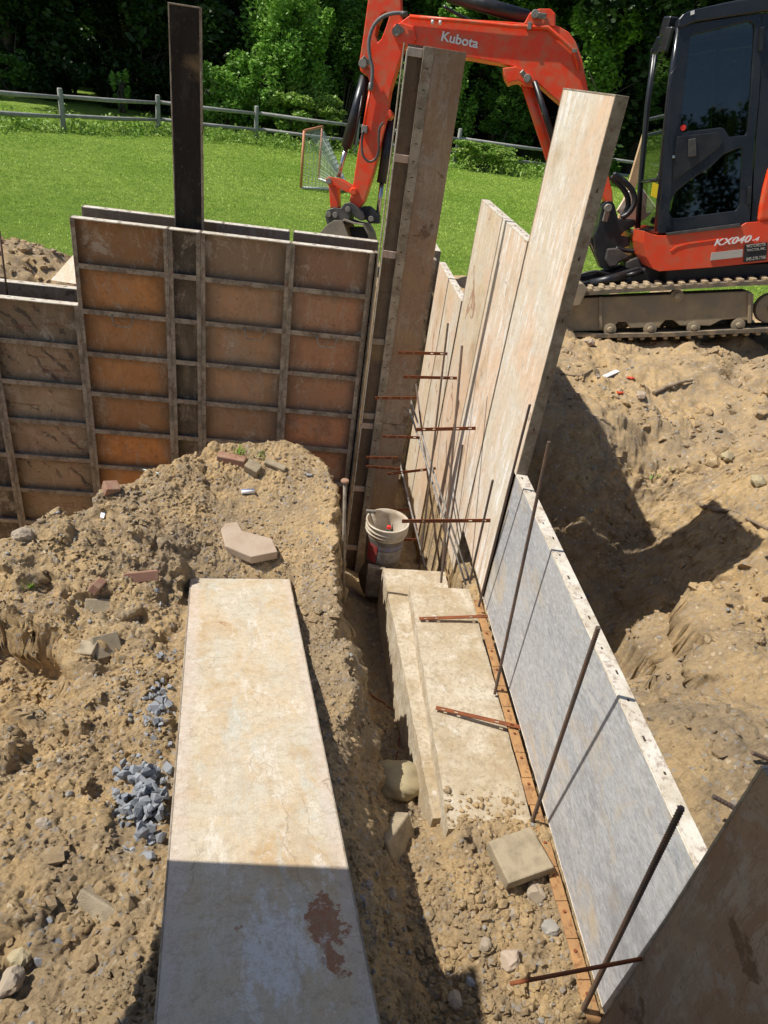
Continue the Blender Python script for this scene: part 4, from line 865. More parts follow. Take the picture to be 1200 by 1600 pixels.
for i, (px, py, s, lb) in enumerate([(232, 1340, .026, 'large dark blue grey stone alone below the larger heap'), (92, 1474, .018, 'blue stone chip alone in the lower left sand'), (48, 1476, .014, 'thin grey stone beside the blue chip at lower left'), (75, 1440, .015, 'small grey stone in the lower left slope'), (204, 1120, .018, 'dark stone at the left tip of the smaller heap'), (198, 1325, .017, 'grey blue stone left below the larger heap'), (90, 802, .016, 'grey stone on the left flank of the mound top'), (245, 925, .02, 'flat grey stone close left of the ramp panel top'), (250, 945, .018, 'second flat grey stone close left of the ramp panel top'), (262, 1000, .02, 'lens shaped grey stone above the little cluster'), (60, 1505, .02, 'blue grey stone by the lower left rocks')]):
    p = put(px, py, s*.3); o = bpy.data.objects.new('crushed_stone', stone_me[i % 7]); COL.objects.link(o); o.location = p; o.scale = (s, s, s*.8); o.rotation_euler = (i, i*2, i*3); tag(o, lb, 'stone', 'single grey stones')
ch = []
for k in range(260):
    q_ = np.random.default_rng(900+k); px, py = (228+q_.normal(0, 26), 1250+q_.normal(0, 45)) if k % 3 else (246+q_.normal(0, 18), 1100+q_.normal(0, 32))
    if px < edge(py)-2: p = put(px, py); ch.append((*p, q_.uniform(.004, .011)))
ch = np.array(ch); scatter('stone_chips', ch[:, :3], ch[:, 3], M['bluestone'], 'small blue grey stone chips and grit strewn around the two heaps', 'stone chips')
r_ = np.random.default_rng(5)
cl = []
for k in range(260):
    x = r_.uniform(.62, 1.17); y = r_.uniform(1.15, 1.85); s = .005+.021*r_.random()**4; cl.append((x, y, tz(x, y)+s*.4, s))
for k in range(110):
    x = r_.uniform(.80, 1.18); y = r_.uniform(1.95, 2.14)-.05*r_.random(); s = .004+.013*r_.random()**3; cl.append((x, y, .53+s*.3, s))
cl = np.array(cl); scatter('dirt_clods', cl[:, :3], cl[:, 3], M['soil'], 'lumpy dirt clods heaped at the near end of the concrete block', 'soil', 1, .8, .24)
# ------------------------------------------------------------------ fence
bx = [(-210, 190), (-60, 200), (100, 207), (247, 209), (400, 223), (555, 240), (710, 258), (868, 277), (1030, 299), (1200, 322)]
fp_ = [onZ(a, b, .4) for a, b in bx]
fr = thing('rail_fence', fp_[0], 'weathered grey two rail wooden fence along the far edge of the lawn', 'fence')
def post(p, r, h, seed):
    q = np.random.default_rng(seed); c = q.normal(0, .02, 2)
    MB().tube([p+np.array([0, 0, -.3]), p+np.array([c[0]*.5, 0, h*.5]), p+np.array([c[0], c[1], h-.03]), p+np.array([c[0], c[1], h])], [r, r*.97, r*.93, r*.75], 9).build('post', M['fence'], fr)
hp = 1.2
for i, p in enumerate(fp_): post(p, .085, hp+(.12 if i == 6 else 0), i)
for i in range(len(fp_)-1):
    for z in (.98, .46):
        a, b = fp_[i].copy(), fp_[i+1].copy(); a[2] += z; b[2] += z-.03; m_ = (a+b)/2+np.array([0, 0, -.02])
        MB().tube([a, m_, b], [.055, .065, .05], 8).build('rail', M['fence'], fr)
# ------------------------------------------------------------------ lacrosse goal
ga, gb, gc_ = onZ(470, 293, .42), onZ(498, 279, .42), onZ(546, 297, .42)
gt = thing('goal', ga, 'small field goal with faded orange tube frame and white net on the lawn', 'goal')
hg = onP(472, 204, ga, np.array([0, 1, 0]))[2]-.42
at_, bt_ = ga+np.array([0, 0, hg]), gb+np.array([0, 0, hg])
for a, b, nm in ((ga, at_, 'post'), (gb, bt_, 'post'), (at_, bt_, 'crossbar')): MB().tube([a, b], .035, 8).build(nm, M['goal'], gt)
for a, b in ((ga, gc_), (gb, gc_)): MB().tube([a, b], .03, 6).build('ground_bar', M['pvc'], gt)
nb = MB()
def netquad(a, b, c, d, n, m):
    for i in range(n+1): t = i/n; nb.tube([a+(b-a)*t, d+(c-d)*t], .007, 3, False)
    for j in range(m+1): t = j/m; nb.tube([a+(d-a)*t, b+(c-b)*t], .007, 3, False)
gc2 = gc_+np.array([0, 0, .02]); netquad(at_, ga, gc2, gc2, 16, 14); netquad(bt_, gb, gc2, gc2, 16, 14); netquad(at_, bt_, gc2, gc2, 14, 14)
nb.build('net', M['net'], gt, fix=False)
# ------------------------------------------------------------------ vegetation
def leafcloud(n, rx, ry, rz, clumps, size, seed, shell=.55, jag=.3):
    r = np.random.default_rng(seed); cc = r.normal(size=(clumps, 3)); cc /= np.linalg.norm(cc, axis=1)[:, None]; cc *= (shell+(1-shell)*r.random((clumps, 1)))*(1+r.normal(0, jag*.4, (clumps, 1)))
    k = r.integers(clumps, size=n); cr = r.uniform(.14, .32, clumps)
    d = r.normal(size=(n, 3)); d /= np.linalg.norm(d, axis=1)[:, None]; d *= r.random((n, 1))**.45
    P = (cc[k]+d*cr[k][:, None])*np.array([rx, ry, rz])
    a = r.normal(size=(n, 3)); a[:, 2] = a[:, 2]*.5; a /= np.linalg.norm(a, axis=1)[:, None]
    nrm = r.normal(size=(n, 3))+np.array([0, 0, 1.1]); b = np.cross(nrm, a); b /= np.linalg.norm(b, axis=1)[:, None]
    s = size*r.uniform(.6, 1.3, (n, 1)); V = np.stack([P-a*s, P-b*s*.55, P+a*s, P+b*s*.55], 1).reshape(-1, 3)
    return V, np.arange(4*n).reshape(-1, 4)
def mesh_of(name, V, Fq, mat):
    o = npmesh(name, V, Fq, mat); return o
def branchy(root, h, r, seed, crown_r, z0):
    q = np.random.default_rng(seed); b = MB(); b.tube([(0, 0, -.3), (q.normal(0, .1), q.normal(0, .1), h*.5), (q.normal(0, .2), q.normal(0, .2), h)], [r, r*.75, r*.35], 8)
    for k in range(9):
        a = q.uniform(0, 6.28); z = q.uniform(z0, h*.9); e = (math.cos(a)*crown_r*q.uniform(.4, .8), math.sin(a)*crown_r*q.uniform(.4, .8), z+q.uniform(.5, 1.8))
        b.tube([(0, 0, z), tuple(np.array(e)*[.5, .5, 1]+[0, 0, -.25]), e], [r*.35, r*.22, r*.08], 6)
    return b
tree_protos = []
def make_tree(x, y, h, rx, z0, mat, label, seed, n=15000, size=.17, group='woodland trees beyond the fence', lz=.4):
    t = thing('tree', (x, y, lz), label, 'tree', group)
    b = branchy(t, h*.8, .22, seed, rx, z0); o = b.build('trunk', M['bark'], None); o.parent = t
    V, Fq = leafcloud(n, rx, rx*.9, (h-z0)/2, 46, size, seed, .45); V = V+np.array([0, 0, (h+z0)/2]); c = mesh_of('crown', V, Fq, mat); c.parent = t
    return t
T1 = make_tree(-13, 36, 13, 4.6, 1.0, M['leafshade'], 'big dark tree at the far left beyond the fence', 1, 22000)
T2 = make_tree(-5.5, 37, 12, 4.4, .8, M['leafshade'], 'big dark tree behind the black upright slab', 2, 22000)
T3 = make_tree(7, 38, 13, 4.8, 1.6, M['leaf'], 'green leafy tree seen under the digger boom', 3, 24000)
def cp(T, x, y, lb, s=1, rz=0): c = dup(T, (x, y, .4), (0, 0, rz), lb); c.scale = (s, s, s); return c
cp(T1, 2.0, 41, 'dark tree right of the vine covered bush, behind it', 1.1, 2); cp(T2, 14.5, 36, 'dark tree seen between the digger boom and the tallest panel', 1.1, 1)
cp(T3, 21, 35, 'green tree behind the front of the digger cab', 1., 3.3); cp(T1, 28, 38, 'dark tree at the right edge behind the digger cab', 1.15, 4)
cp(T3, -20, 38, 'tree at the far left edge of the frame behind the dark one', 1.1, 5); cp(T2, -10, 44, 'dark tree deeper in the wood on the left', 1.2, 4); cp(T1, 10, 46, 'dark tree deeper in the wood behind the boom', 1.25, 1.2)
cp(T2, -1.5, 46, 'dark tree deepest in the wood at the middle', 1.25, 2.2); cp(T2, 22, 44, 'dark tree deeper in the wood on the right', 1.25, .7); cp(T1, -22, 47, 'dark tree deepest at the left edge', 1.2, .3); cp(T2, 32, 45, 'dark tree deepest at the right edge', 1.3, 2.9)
V, Fq = [], []
v1, f1 = leafcloud(90000, 1, 1, 1, 300, .03, 77, .0)
r = np.random.default_rng(9); n = 60000
P = np.stack([r.uniform(-48, 55, n), r.uniform(46, 54, n), .3+17*r.random(n)], -1); a = r.normal(size=(n, 3)); a /= np.linalg.norm(a, axis=1)[:, None]; b_ = np.cross(a, r.normal(size=(n, 3))); b_ /= np.linalg.norm(b_, axis=1)[:, None]; s = r.uniform(.25, .5, (n, 1))
o = npmesh('woodland', np.stack([P-a*s, P-b_*s*.6, P+a*s, P+b_*s*.6], 1).reshape(-1, 3), np.arange(4*n).reshape(-1, 4), M['leafshade']); tag(o, 'dense dark woodland closing the view behind the single trees', 'woodland', None, 'stuff')
gx_ = np.linspace(-80, 80, 60); gy_ = np.linspace(52, 110, 30); A, B = np.meshgrid(gx_, gy_); ii = np.arange(A.size).reshape(A.shape)
hl = npmesh('hill', np.stack([A, B, .2+14*sst(52, 62, B)+2*np.sin(A*.1)], -1).reshape(-1, 3), np.stack([ii[:-1, :-1], ii[:-1, 1:], ii[1:, 1:], ii[1:, :-1]], -1).reshape(-1, 4), M['leafshade'], True); hl['kind'] = 'structure'
def shrub(name, px, py, Yd, rx, ry, rz, mat, label, seed, n=9000, size=.085, clumps=60, stem=True, shell=.6, cz=None):
    c = onY(px, py, Yd); t = thing(name, (c[0], c[1], .4), label, 'shrub' if name == 'shrub' else 'tree', 'shrubs in front of the wood')
    b = MB(); q = np.random.default_rng(seed)
    for k in range(6): b.tube([(q.normal(0, .1), q.normal(0, .1), -.1), (q.normal(0, rx*.25), q.normal(0, ry*.25), rz*.9), (q.normal(0, rx*.5), q.normal(0, ry*.5), rz*1.5)], [.05, .03, .012], 6)
    o = b.build('stems', M['bark'], None); o.parent = t
    V, Fq = leafcloud(n, rx, ry, rz, clumps, size, seed, shell, .5); V += np.array([0, 0, (c[2]-.4) if cz is None else cz]); c_ = mesh_of('foliage', V, Fq, mat); c_.parent = t; return t
shrub('shrub', 455, 92, 34, 1.9, 1.7, 2.9, M['leafbright'], 'tall bright vine covered bush towering behind the fence', 11, 24000, .09, 90)
shrub('shrub', 410, 135, 33, 1.6, 1.3, 1.9, M['leafbright'], 'rounded bright bush sloping down left of the tall vine bush', 12, 15000, .085, 70)
shrub('shrub', 345, 155, 32.5, 1.5, 1.1, 1.2, M['leafbright'], 'low bright bush just right of the black slab', 13, 12000, .08)
shrub('shrub', 480, 175, 32, 1.6, .9, .8, M['weed'], 'low yellowish green shrub below the tall vine bush', 14, 9000, .08)
shrub('shrub', 190, 140, 34, .35, .3, .8, M['leafbright'], 'thin lit sapling in front of the dark wood on the left', 15, 900, .08, 12)
shrub('shrub', 15, 108, 35, 1.1, .8, .7, M['leaf'], 'dim green bush at the left edge before the wood', 16, 5000, .09, 30)
shrub('shrub', 100, 25, 37, 1.3, 1, 1.0, M['leaf'], 'lit leaf clump high on the left of the wood', 17, 2500, .1, 22)
shrub('shrub', 545, 60, 35, 1.2, 1.0, 2.4, M['leaf'], 'leafy growth just left of the digger arm', 18, 9000, .09, 50)
shrub('shrub', 690, 130, 35, 1.5, 1.2, 2.2, M['leafbright'], 'leafy growth showing right of the brown corner form', 19, 12000, .09, 60)
shrub('shrub', 790, 170, 36, 1.6, 1.2, 1.3, M['leaf'], 'dark green shrub behind the right part of the fence', 20, 8000, .09, 40)
shrub('shrub', 760, 238, 31, 1.4, .6, .35, M['weed'], 'low bright ground plants at the fence foot right of the corner form', 21, 7000, .07, 30)
shrub('shrub', 950, 70, 35, 2.0, 1.2, 2.6, M['leafbright'], 'sunlit leafy branches left of the digger cab', 22, 8000, .12, 40, shell=.3)
shrub('shrub', 860, 0, 37, 2.2, 1.2, 1.6, M['leaf'], 'leafy branches above the digger boom elbow', 23, 7000, .11, 40)
shrub('shrub', 920, 250, 32, 1.5, .8, .9, M['leaf'], 'dim shrub between the tallest panel and the cab', 24, 6000, .08, 30)
for k, (px, py, Yd) in enumerate([(30, 150, 36), (230, 120, 36.5), (620, 180, 37), (1000, 180, 36), (1150, 200, 37)]):
    shrub('shrub', px, py, Yd, 2.6, 1.6, 1.7, M['leafshade'], ['dark undergrowth at the left edge of the wood', 'dark undergrowth left of the black slab', 'dark undergrowth behind the digger arm', 'dark undergrowth behind the cab front', 'dark undergrowth behind the cab'][k], 30+k, 9000, .12, 50)
def wd(x, y):
    yf = np.interp(x, [p[0] for p in fp_], [p[1] for p in fp_]); return np.clip(np.exp(-((y-yf-.3)/1.3)**2)*(.5+.8*fbm(x, y, .6, 3, 300)), 0, 1)
n = 60000; x = rng.uniform(-16, 22, n); yf = np.interp(x, [p[0] for p in fp_], [p[1] for p in fp_]); y = yf+rng.normal(.4, 1.0, n); k = np.clip(.55+.8*fbm(x, y, .6, 3, 300), 0, 1) > rng.random(n); x, y = x[k], y[k]; n = len(x)
hh = rng.random(n)**1.4*.5*np.clip(.6+.7*fbm(x, y, .9, 2, 301), .2, 1.3); P = np.stack([x, y, .42+hh], -1); a = rng.normal(size=(n, 3)); a /= np.linalg.norm(a, axis=1)[:, None]; b_ = np.cross(a, rng.normal(size=(n, 3))+[0, 0, 1.]); b_ /= np.linalg.norm(b_, axis=1)[:, None]; s = rng.uniform(.03, .08, (n, 1))
tag(npmesh('weeds', np.stack([P-a*s, P-b_*s*.5, P+a*s, P+b_*s*.5], 1).reshape(-1, 3), np.arange(4*n).reshape(-1, 4), M['weed']), 'tangled yellowish green weeds growing along the foot of the fence', 'weeds', None, 'stuff')
def tuft(px, py, h, n, label, seed, name='weed_plant', wide=.004):
    c = put(px, py, -.01); r = np.random.default_rng(seed); vs = []; fs = []
    for k in range(n):
        a = r.uniform(0, 6.28); l = h*r.uniform(.5, 1.1); e = np.array([math.cos(a)*l*r.uniform(.2, .9), math.sin(a)*l*r.uniform(.2, .9), l*r.uniform(.5, 1)]); o = c+np.array([r.normal(0, h*.3), r.normal(0, h*.2), 0]); w_ = np.array([-math.sin(a), math.cos(a), 0])*wide; i = len(vs)
        vs += [o-w_, o+w_, o+e*.6+w_*.9, o+e*.6-w_*.9, o+e]; fs += [(i, i+1, i+2, i+3), (i+3, i+2, i+4)]
    b = MB(); b.add(vs, fs); return tag(b.build(name, M['weed'], None, 0, c, fix=False), label, 'plant', 'small green plants on the mound')
tuft(372, 712, .09, 40, 'grass tuft on the crest behind the red brick', 1); tuft(403, 712, .08, 18, 'small green sprout right of the crest grass tuft', 2); tuft(228, 772, .05, 22, 'small grass tuft on the mound left of centre', 3); tuft(47, 915, .05, 16, 'tiny green seedling at the left edge of the mound', 4, wide=.008)
tuft(128, 745, .06, 16, 'green leafy weed on the left crest', 5, wide=.01); tuft(1020, 745, .05, 8, 'green seedling on the bank above the shadow notch', 6, wide=.008); tuft(1052, 732, .04, 6, 'second tiny seedling on the bank right of the first', 7, wide=.008); tuft(245, 768, .035, 10, 'third tiny grass tuft beside the one on the mound centre left', 8)
c = put(128, 745, 0); tag(MB().tube([c, c+np.array([-.02, 0, .12]), c+np.array([-.1, 0, .22])], [.003, .002, .001], 6).tube([c+np.array([-.01, 0, .06]), c+np.array([.0, 0, .2])], [.002, .001], 6).tube([c+np.array([-.02, 0, .12]), c+np.array([-.09, 0, .14])], [.002, .001], 6).build('dry_stalk', M['root'], None, 0, c), 'thin dry weed stalk rising from the left crest against the dark forms', 'stalk')
# ------------------------------------------------------------------ excavator
ya = math.radians(13.0); nE = np.array([-math.sin(ya), -math.cos(ya), .13]); nE /= np.linalg.norm(nE); pE = np.array([3.0, 6.25, 0])
def E(px, py, d=0): return onP(px, py, pE-nE*d, nE)   # d metres behind the near track face
def E2(px, py, d0, d): return E(px, py, d0)-nE*(d-d0)      # same spot on plane d0, moved back to depth d
ex = thing('excavator', E(1100, 525, .5), 'orange red compact excavator with black cab parked on the dirt beside the wall', 'excavator')
def EP(nm, px, d0, d1, mat, bev=.01, holes=(), seg=2, ref=None):
    ref = d0 if ref is None else ref; L = [[E2(a, b, ref, d0) for a, b in px]]+[[E2(a, b, ref, d0) for a, b in h] for h in holes]
    return MB().prism(L, -nE*(d1-d0)).build(nm, mat, ex, bev, seg=seg)
def ET(nm, px, d, r, mat, n=14, ref=None, parent=None, sm=0):
    P = [E2(a, b, d if ref is None else ref, d) for a, b in px]
    if sm:
        Q = []
        for i in range(len(P)-1):
            p0 = P[max(i-1, 0)]; p1 = P[i]; p2 = P[i+1]; p3 = P[min(i+2, len(P)-1)]
            for k in range(6):
                t = k/6; Q.append(.5*((2*p1)+(-p0+p2)*t+(2*p0-5*p1+4*p2-p3)*t*t+(-p0+3*p1-3*p2+p3)*t**3))
        P = Q+[P[-1]]
    if parent is None: return MB().tube(P, r, n).build(nm, mat, ex)
    return P
# tracks
path = [(868, 490), (872, 470), (888, 458), (950, 453), (1050, 447), (1150, 441), (1250, 437), (1330, 434), (1352, 440), (1362, 470), (1350, 500), (1325, 512), (1250, 517), (1150, 521), (1050, 526), (950, 528), (895, 526), (874, 512)]
def track(d0, wdt, nm):
    P = [E2(a, b, 0, d0) for a, b in path]; n = len(P); cen = sum(P)/n; dn_ = -nE
    Q = []
    for i in range(n):
        a, b = P[i], P[(i+1) % n]; m = max(1, int(np.linalg.norm(b-a)/.05))
        for k in range(m): Q.append(a+(b-a)*k/m)
    n = len(Q); th = .035; b = MB(); vs = []; nr = []
    for i in range(n):
        t = Q[(i+1) % n]-Q[i-1]; t /= np.linalg.norm(t); o = np.cross(t, dn_); o /= np.linalg.norm(o)
        if np.dot(o, Q[i]-cen) < 0: o = -o
        nr.append((t, o)); vs += [Q[i], Q[i]+dn_*wdt, Q[i]+dn_*wdt-o*th, Q[i]-o*th]
    b.add(vs, [(4*i+k, 4*i+(k+1) % 4, 4*((i+1) % n)+(k+1) % 4, 4*((i+1) % n)+k) for i in range(n) for k in range(4)])
    t_ = b.build(nm, M['rubber'], ex, 0)
    c = MB()
    for i in range(0, n, 2):
        t, o = nr[i]; p = Q[i]+o*.001
        for j in (0, 1): c.box(p+dn_*(wdt*(.02+.5*j))+t*(.012 if j else -.02), dn_*wdt*.46, t*.038, o*.026)
    l = c.build('tread_lugs', M['trackdust'], t_, .004); return t_
track(0, .35, 'track'); track(1.27, .35, 'track')
fr_ = [(884, 472), (900, 466), (1172, 455), (1178, 460), (1176, 503), (1150, 498), (1128, 500), (1110, 509), (1062, 509), (1052, 500), (1040, 500), (1030, 511), (985, 513), (978, 503), (966, 503), (955, 516), (893, 518), (884, 512)]
for d in (.05, 1.32): EP('track_frame', fr_, d, d+.22, M['undercar'], .008)
EP('frame_rib', [(936, 464), (941, 464), (941, 514), (936, 514)], .035, .05, M['undercar'], .003); EP('frame_rib', [(1169, 457), (1174, 457), (1174, 505), (1169, 505)], .03, .05, M['undercar'], .003)
for px, py in ((953, 515), (1016, 514), (1084, 512), (1154, 508), (1225, 505)):
    c = E(px, py, .04); MB().lathe(c, [(0, -.03), (.022, -.028), (.026, 0), (.06, .005), (.062, .04), (.05, .05)], 24, nE*-1).build('roller', M['undercar'], ex); 
for px, py, r in ((1205, 482, .13), (880, 492, .15)):
    MB().lathe(E(px, py, .08), [(0, -.03), (.03, -.03), (.035, 0), (r, .01), (r+.01, .06), (r, .1)], 26, nE*-1).build('sprocket', M['undercar'], ex)
MB().lathe(E(1058, 463, .04), [(0, -.03), (.03, -.025), (.035, 0), (.06, .005), (.06, .08)], 18, nE*-1).build('carrier_roller', M['undercar'], ex)
EP('under_deck', [(960, 448), (1010, 418), (1330, 405), (1330, 440)], .40, 1.25, M['black'], .02); EP('swing_ring', [(1040, 420), (1330, 405), (1330, 436), (1040, 444)], .25, 1.35, M['black'], .02)
# dozer blade and lift arms in front
EP('blade', [(868, 448), (880, 438), (905, 437), (912, 446), (900, 470), (875, 472)], -.05, 1.67, M['undercar'], .01, ref=.3)
EP('blade_arm', [(900, 443), (935, 438), (975, 425), (1000, 418), (1012, 430), (960, 448), (905, 452)], .45, .58, M['black'], .008); EP('blade_arm', [(900, 443), (935, 438), (975, 425), (1000, 418), (1012, 430), (960, 448), (905, 452)], 1.05, 1.18, M['black'], .008, ref=.45)
MB().tube([E(922, 444, .4), E(978, 431, .4)], .045, 14).tube([E(975, 432, .4), E(1005, 424, .4)], .022, 10).build('blade_cylinder', M['black'], ex)
# upper structure
body = [(1006, 361), (1026, 368), (1040, 368), (1158, 353), (1166, 348), (1200, 345), (1350, 335), (1350, 398), (1200, 409), (1110, 418), (1030, 424), (1020, 420), (1010, 402), (1006, 380)]
o = EP('body_skirt', body, .10, 1.50, M['orange_worn'], .035, seg=3, ref=.10)
EP('skirt_groove', [(1047, 392), (1056, 384), (1075, 379), (1130, 372), (1130, 374), (1075, 382), (1058, 387), (1050, 393)], .094, .102, M['orange'], .002, ref=.1)
EP('sill_strip', [(1040, 364), (1155, 349), (1158, 353), (1156, 355), (1042, 368)], .085, .11, M['cast'], .003, ref=.1)
EP('side_cover', [(1184, 347), (1187, 322), (1192, 296), (1200, 265), (1212, 248), (1240, 238), (1340, 232), (1350, 334), (1200, 345)], .09, .8, M['orange'], .03, seg=3, ref=.1)
EP('counterweight', [(1345, 225), (1400, 240), (1410, 380), (1345, 400)], .12, 1.48, M['orange'], .05)
# cab
dc = .12
door_o = [(1061, 41), (1100, 33), (1190, 20), (1192, 60), (1186, 160), (1179, 222), (1172, 349), (1032, 365), (1027, 362), (1036, 270), (1044, 190), (1052, 110)]
gu = [(1084, 54), (1130, 43), (1170, 33), (1178, 38), (1179, 50), (1174, 130), (1168, 205), (1165, 211), (1140, 214), (1132, 201), (1126, 199), (1068, 206), (1063, 204), (1068, 150), (1076, 80), (1079, 58)]
gl = [(1158, 230), (1160, 236), (1156, 320), (1150, 329), (1060, 341), (1050, 340), (1046, 332), (1048, 315), (1056, 300), (1080, 280), (1110, 262), (1131, 241)]
EP('cab_door', door_o, dc, dc+.05, M['cabblack'], .006, holes=[gu, gl])
def inset(poly, k): c = np.mean(poly, axis=0); return [tuple(c+(np.array(p)-c)*k) for p in poly]
EP('upper_door_glass', inset(gu, 1.015), dc+.02, dc+.026, M['glass'], 0, ref=dc); EP('lower_door_glass', inset(gl, 1.015), dc+.02, dc+.026, M['glass'], 0, ref=dc)
EP('handle_panel', [(1058, 213), (1120, 207), (1127, 212), (1129, 222), (1122, 232), (1098, 250), (1060, 278), (1050, 285), (1053, 250)], dc-.012, dc+.001, M['black'], .006, ref=dc)
EP('door_handle', [(1075, 218), (1086, 216), (1087, 244), (1074, 246)], dc-.03, dc-.011, M['cast'], .005, ref=dc); MB().lathe(E(1052, 245, dc-.012), [(0, -.012), (.012, -.01), (.014, 0)], 14, nE*-1).build('door_lock', M['chrome'], ex)
EP('door_hinge', [(1167, 292), (1173, 291), (1172, 318), (1166, 319)], dc-.03, dc, M['black'], .004, ref=dc); EP('door_hinge', [(1187, 44), (1193, 42), (1190, 80), (1184, 82)], dc-.03, dc, M['black'], .004, ref=dc)
MB().lathe(E(1067.5, 199.5, dc-.002), [(0, -.0015), (.024, -.001), (.024, .002)], 20, nE*-1).build('red_sticker', M['red'], ex)
EP('rear_pillar', [(1191, 20), (1350, 2), (1330, 232), (1240, 238), (1205, 250), (1192, 290), (1184, 346), (1174, 349), (1181, 222), (1188, 140)], dc+.005, dc+.05, M['cabblack'], .006, ref=dc)
for dd in (1.08,):
    EP('far_side_frame', [(1055, 40), (1190, 20), (1350, 2), (1330, 240), (1180, 346), (1027, 362)], dd, dd+.04, M['cabblack'], .005, holes=[[(1078, 60), (1170, 42), (1160, 205), (1056, 212)], [(1180, 42), (1320, 25), (1300, 220), (1172, 205)], [(1052, 225), (1155, 222), (1150, 325), (1042, 335)]], ref=dc)
EP('cab_back_wall', [(1325, 5), (1345, 5), (1330, 235), (1310, 235)], dc+.05, 1.08, M['black'], .004, ref=dc)
EP('cab_roof', [(1058, 43), (1060, 30), (1066, 23), (1078, 17), (1130, 5), (1200, -9), (1350, -30), (1362, -5), (1350, 3), (1190, 19), (1085, 35), (1064, 44)], dc-.02, 1.14, M['cabblack'], .025, seg=3, ref=dc)
EP('cab_floor', [(1030, 352), (1172, 338), (1330, 320), (1330, 338), (1172, 350), (1030, 366)], dc+.05, 1.08, M['black'], .004, ref=dc)
# front window: pillars at each side, glass between
fl = [(1028, 362), (1034, 280), (1048, 140), (1062, 42)]
def front(px, d): return E2(px[0], px[1], dc, d)
for d in (dc+.0, 1.07): MB().tube([front(p, d+.03) for p in fl], .028, 10).build('front_pillar', M['cabblack'], ex)
g_ = MB(); A_ = [front(p, dc+.05) for p in fl]; B_ = [front(p, 1.08) for p in fl]
for i in range(3): g_.add([A_[i], A_[i+1], B_[i+1], B_[i]], [(0, 1, 2, 3)])
g_.build('front_glass', M['glass'], ex); MB().tube([front(fl[1], dc+.03), front(fl[1], 1.09)], .016, 8).build('front_bar', M['cabblack'], ex)
MB().tube([E(1058, 105, dc-.05), E(1046, 118, dc-.06), E(1040, 180, dc-.04), E(1030, 290, dc-.06)], .007, 8).tube([E(1029, 270, dc-.06), E(1026, 280, dc-.07), E(1031, 284, dc-.06)], .006, 8).build('grab_rail', M['black'], ex)
EP('yellow_tag', [(1020, 285), (1029, 288), (1026, 310), (1017, 306)], .05, .056, M['yellow'], .001)
for a, d in (((1046, 42), .3), ((1034, 72), .9)):
    c = E(a[0], a[1], d); MB().cbox(c, .05, .07, .07).build('work_light', M['black'], ex, .01); MB().tube([c, c+np.array([.08, 0, -.05])], .012, 8).build('light_bracket', M['black'], ex)
MB().cbox(E(1042, 62, .2), .02, .06, .09).build('mirror', M['black'], ex, .01); MB().tube([E(1042, 62, .2), E(1055, 60, .2)], .008, 8).build('mirror_arm', M['black'], ex)
seat = MB(); s_ = lambda px, py: E2(px, py, dc, .42)
seat.prism([s_(1105, 330), (s_(1110, 275)), s_(1175, 268), s_(1180, 325)], -nE*.42); seat.build('seat_base', M['cast'], ex, .03)
MB().prism([s_(1165, 280), s_(1178, 120), s_(1215, 110), s_(1215, 275)], -nE*.42).build('seat_back', M['cast'], ex, .04)
for d in (.3, .85): MB().tube([E2(1085, 300, dc, d), E2(1082, 240, dc, d)], .012, 8).lathe(E2(1082, 240, dc, d), [(.0, 0), (.022, .01), (.02, .05), (0, .06)], 12).build('control_lever', M['hose'], ex)
MB().prism([s_(1062, 345), s_(1075, 285), s_(1090, 283), s_(1095, 343)], -nE*.15).build('console', M['hose'], ex, .015)
# boom swing bracket
db = .82
EP('swing_bracket', [(935, 352), (941, 322), (947, 314), (957, 314), (961, 322), (966, 342), (993, 343), (994, 352), (975, 362), (970, 368), (985, 371), (984, 384), (972, 388), (978, 398), (976, 404), (958, 420), (940, 420), (930, 396), (928, 368)], db-.12, db+.14, M['black'], .012, ref=db-.12)
EP('bracket_casting', [(948, 388), (962, 387), (980, 398), (981, 402), (966, 408), (962, 414), (950, 416), (944, 405)], db-.2, db-.12, M['cast'], .012, ref=db-.12)
EP('body_lug', [(985, 358), (1006, 360), (1012, 378), (1012, 388), (1003, 376), (993, 366), (985, 364)], db-.2, db+.2, M['cast'], .01, ref=db-.12); EP('body_lug', [(976, 408), (1004, 398), (1012, 404), (1015, 420), (976, 418)], db-.2, db+.2, M['cast'], .01, ref=db-.12)
MB().lathe(E(949.5, 325, db-.125), [(0, -.05), (.032, -.05), (.038, -.042), (.038, 0)], 20, nE*-1).build('boom_pin', M['pin'], ex); MB().cbox(E(947, 338, db-.14), .028, .012, .05).build('pin_plate', M['pin'], ex, .006)
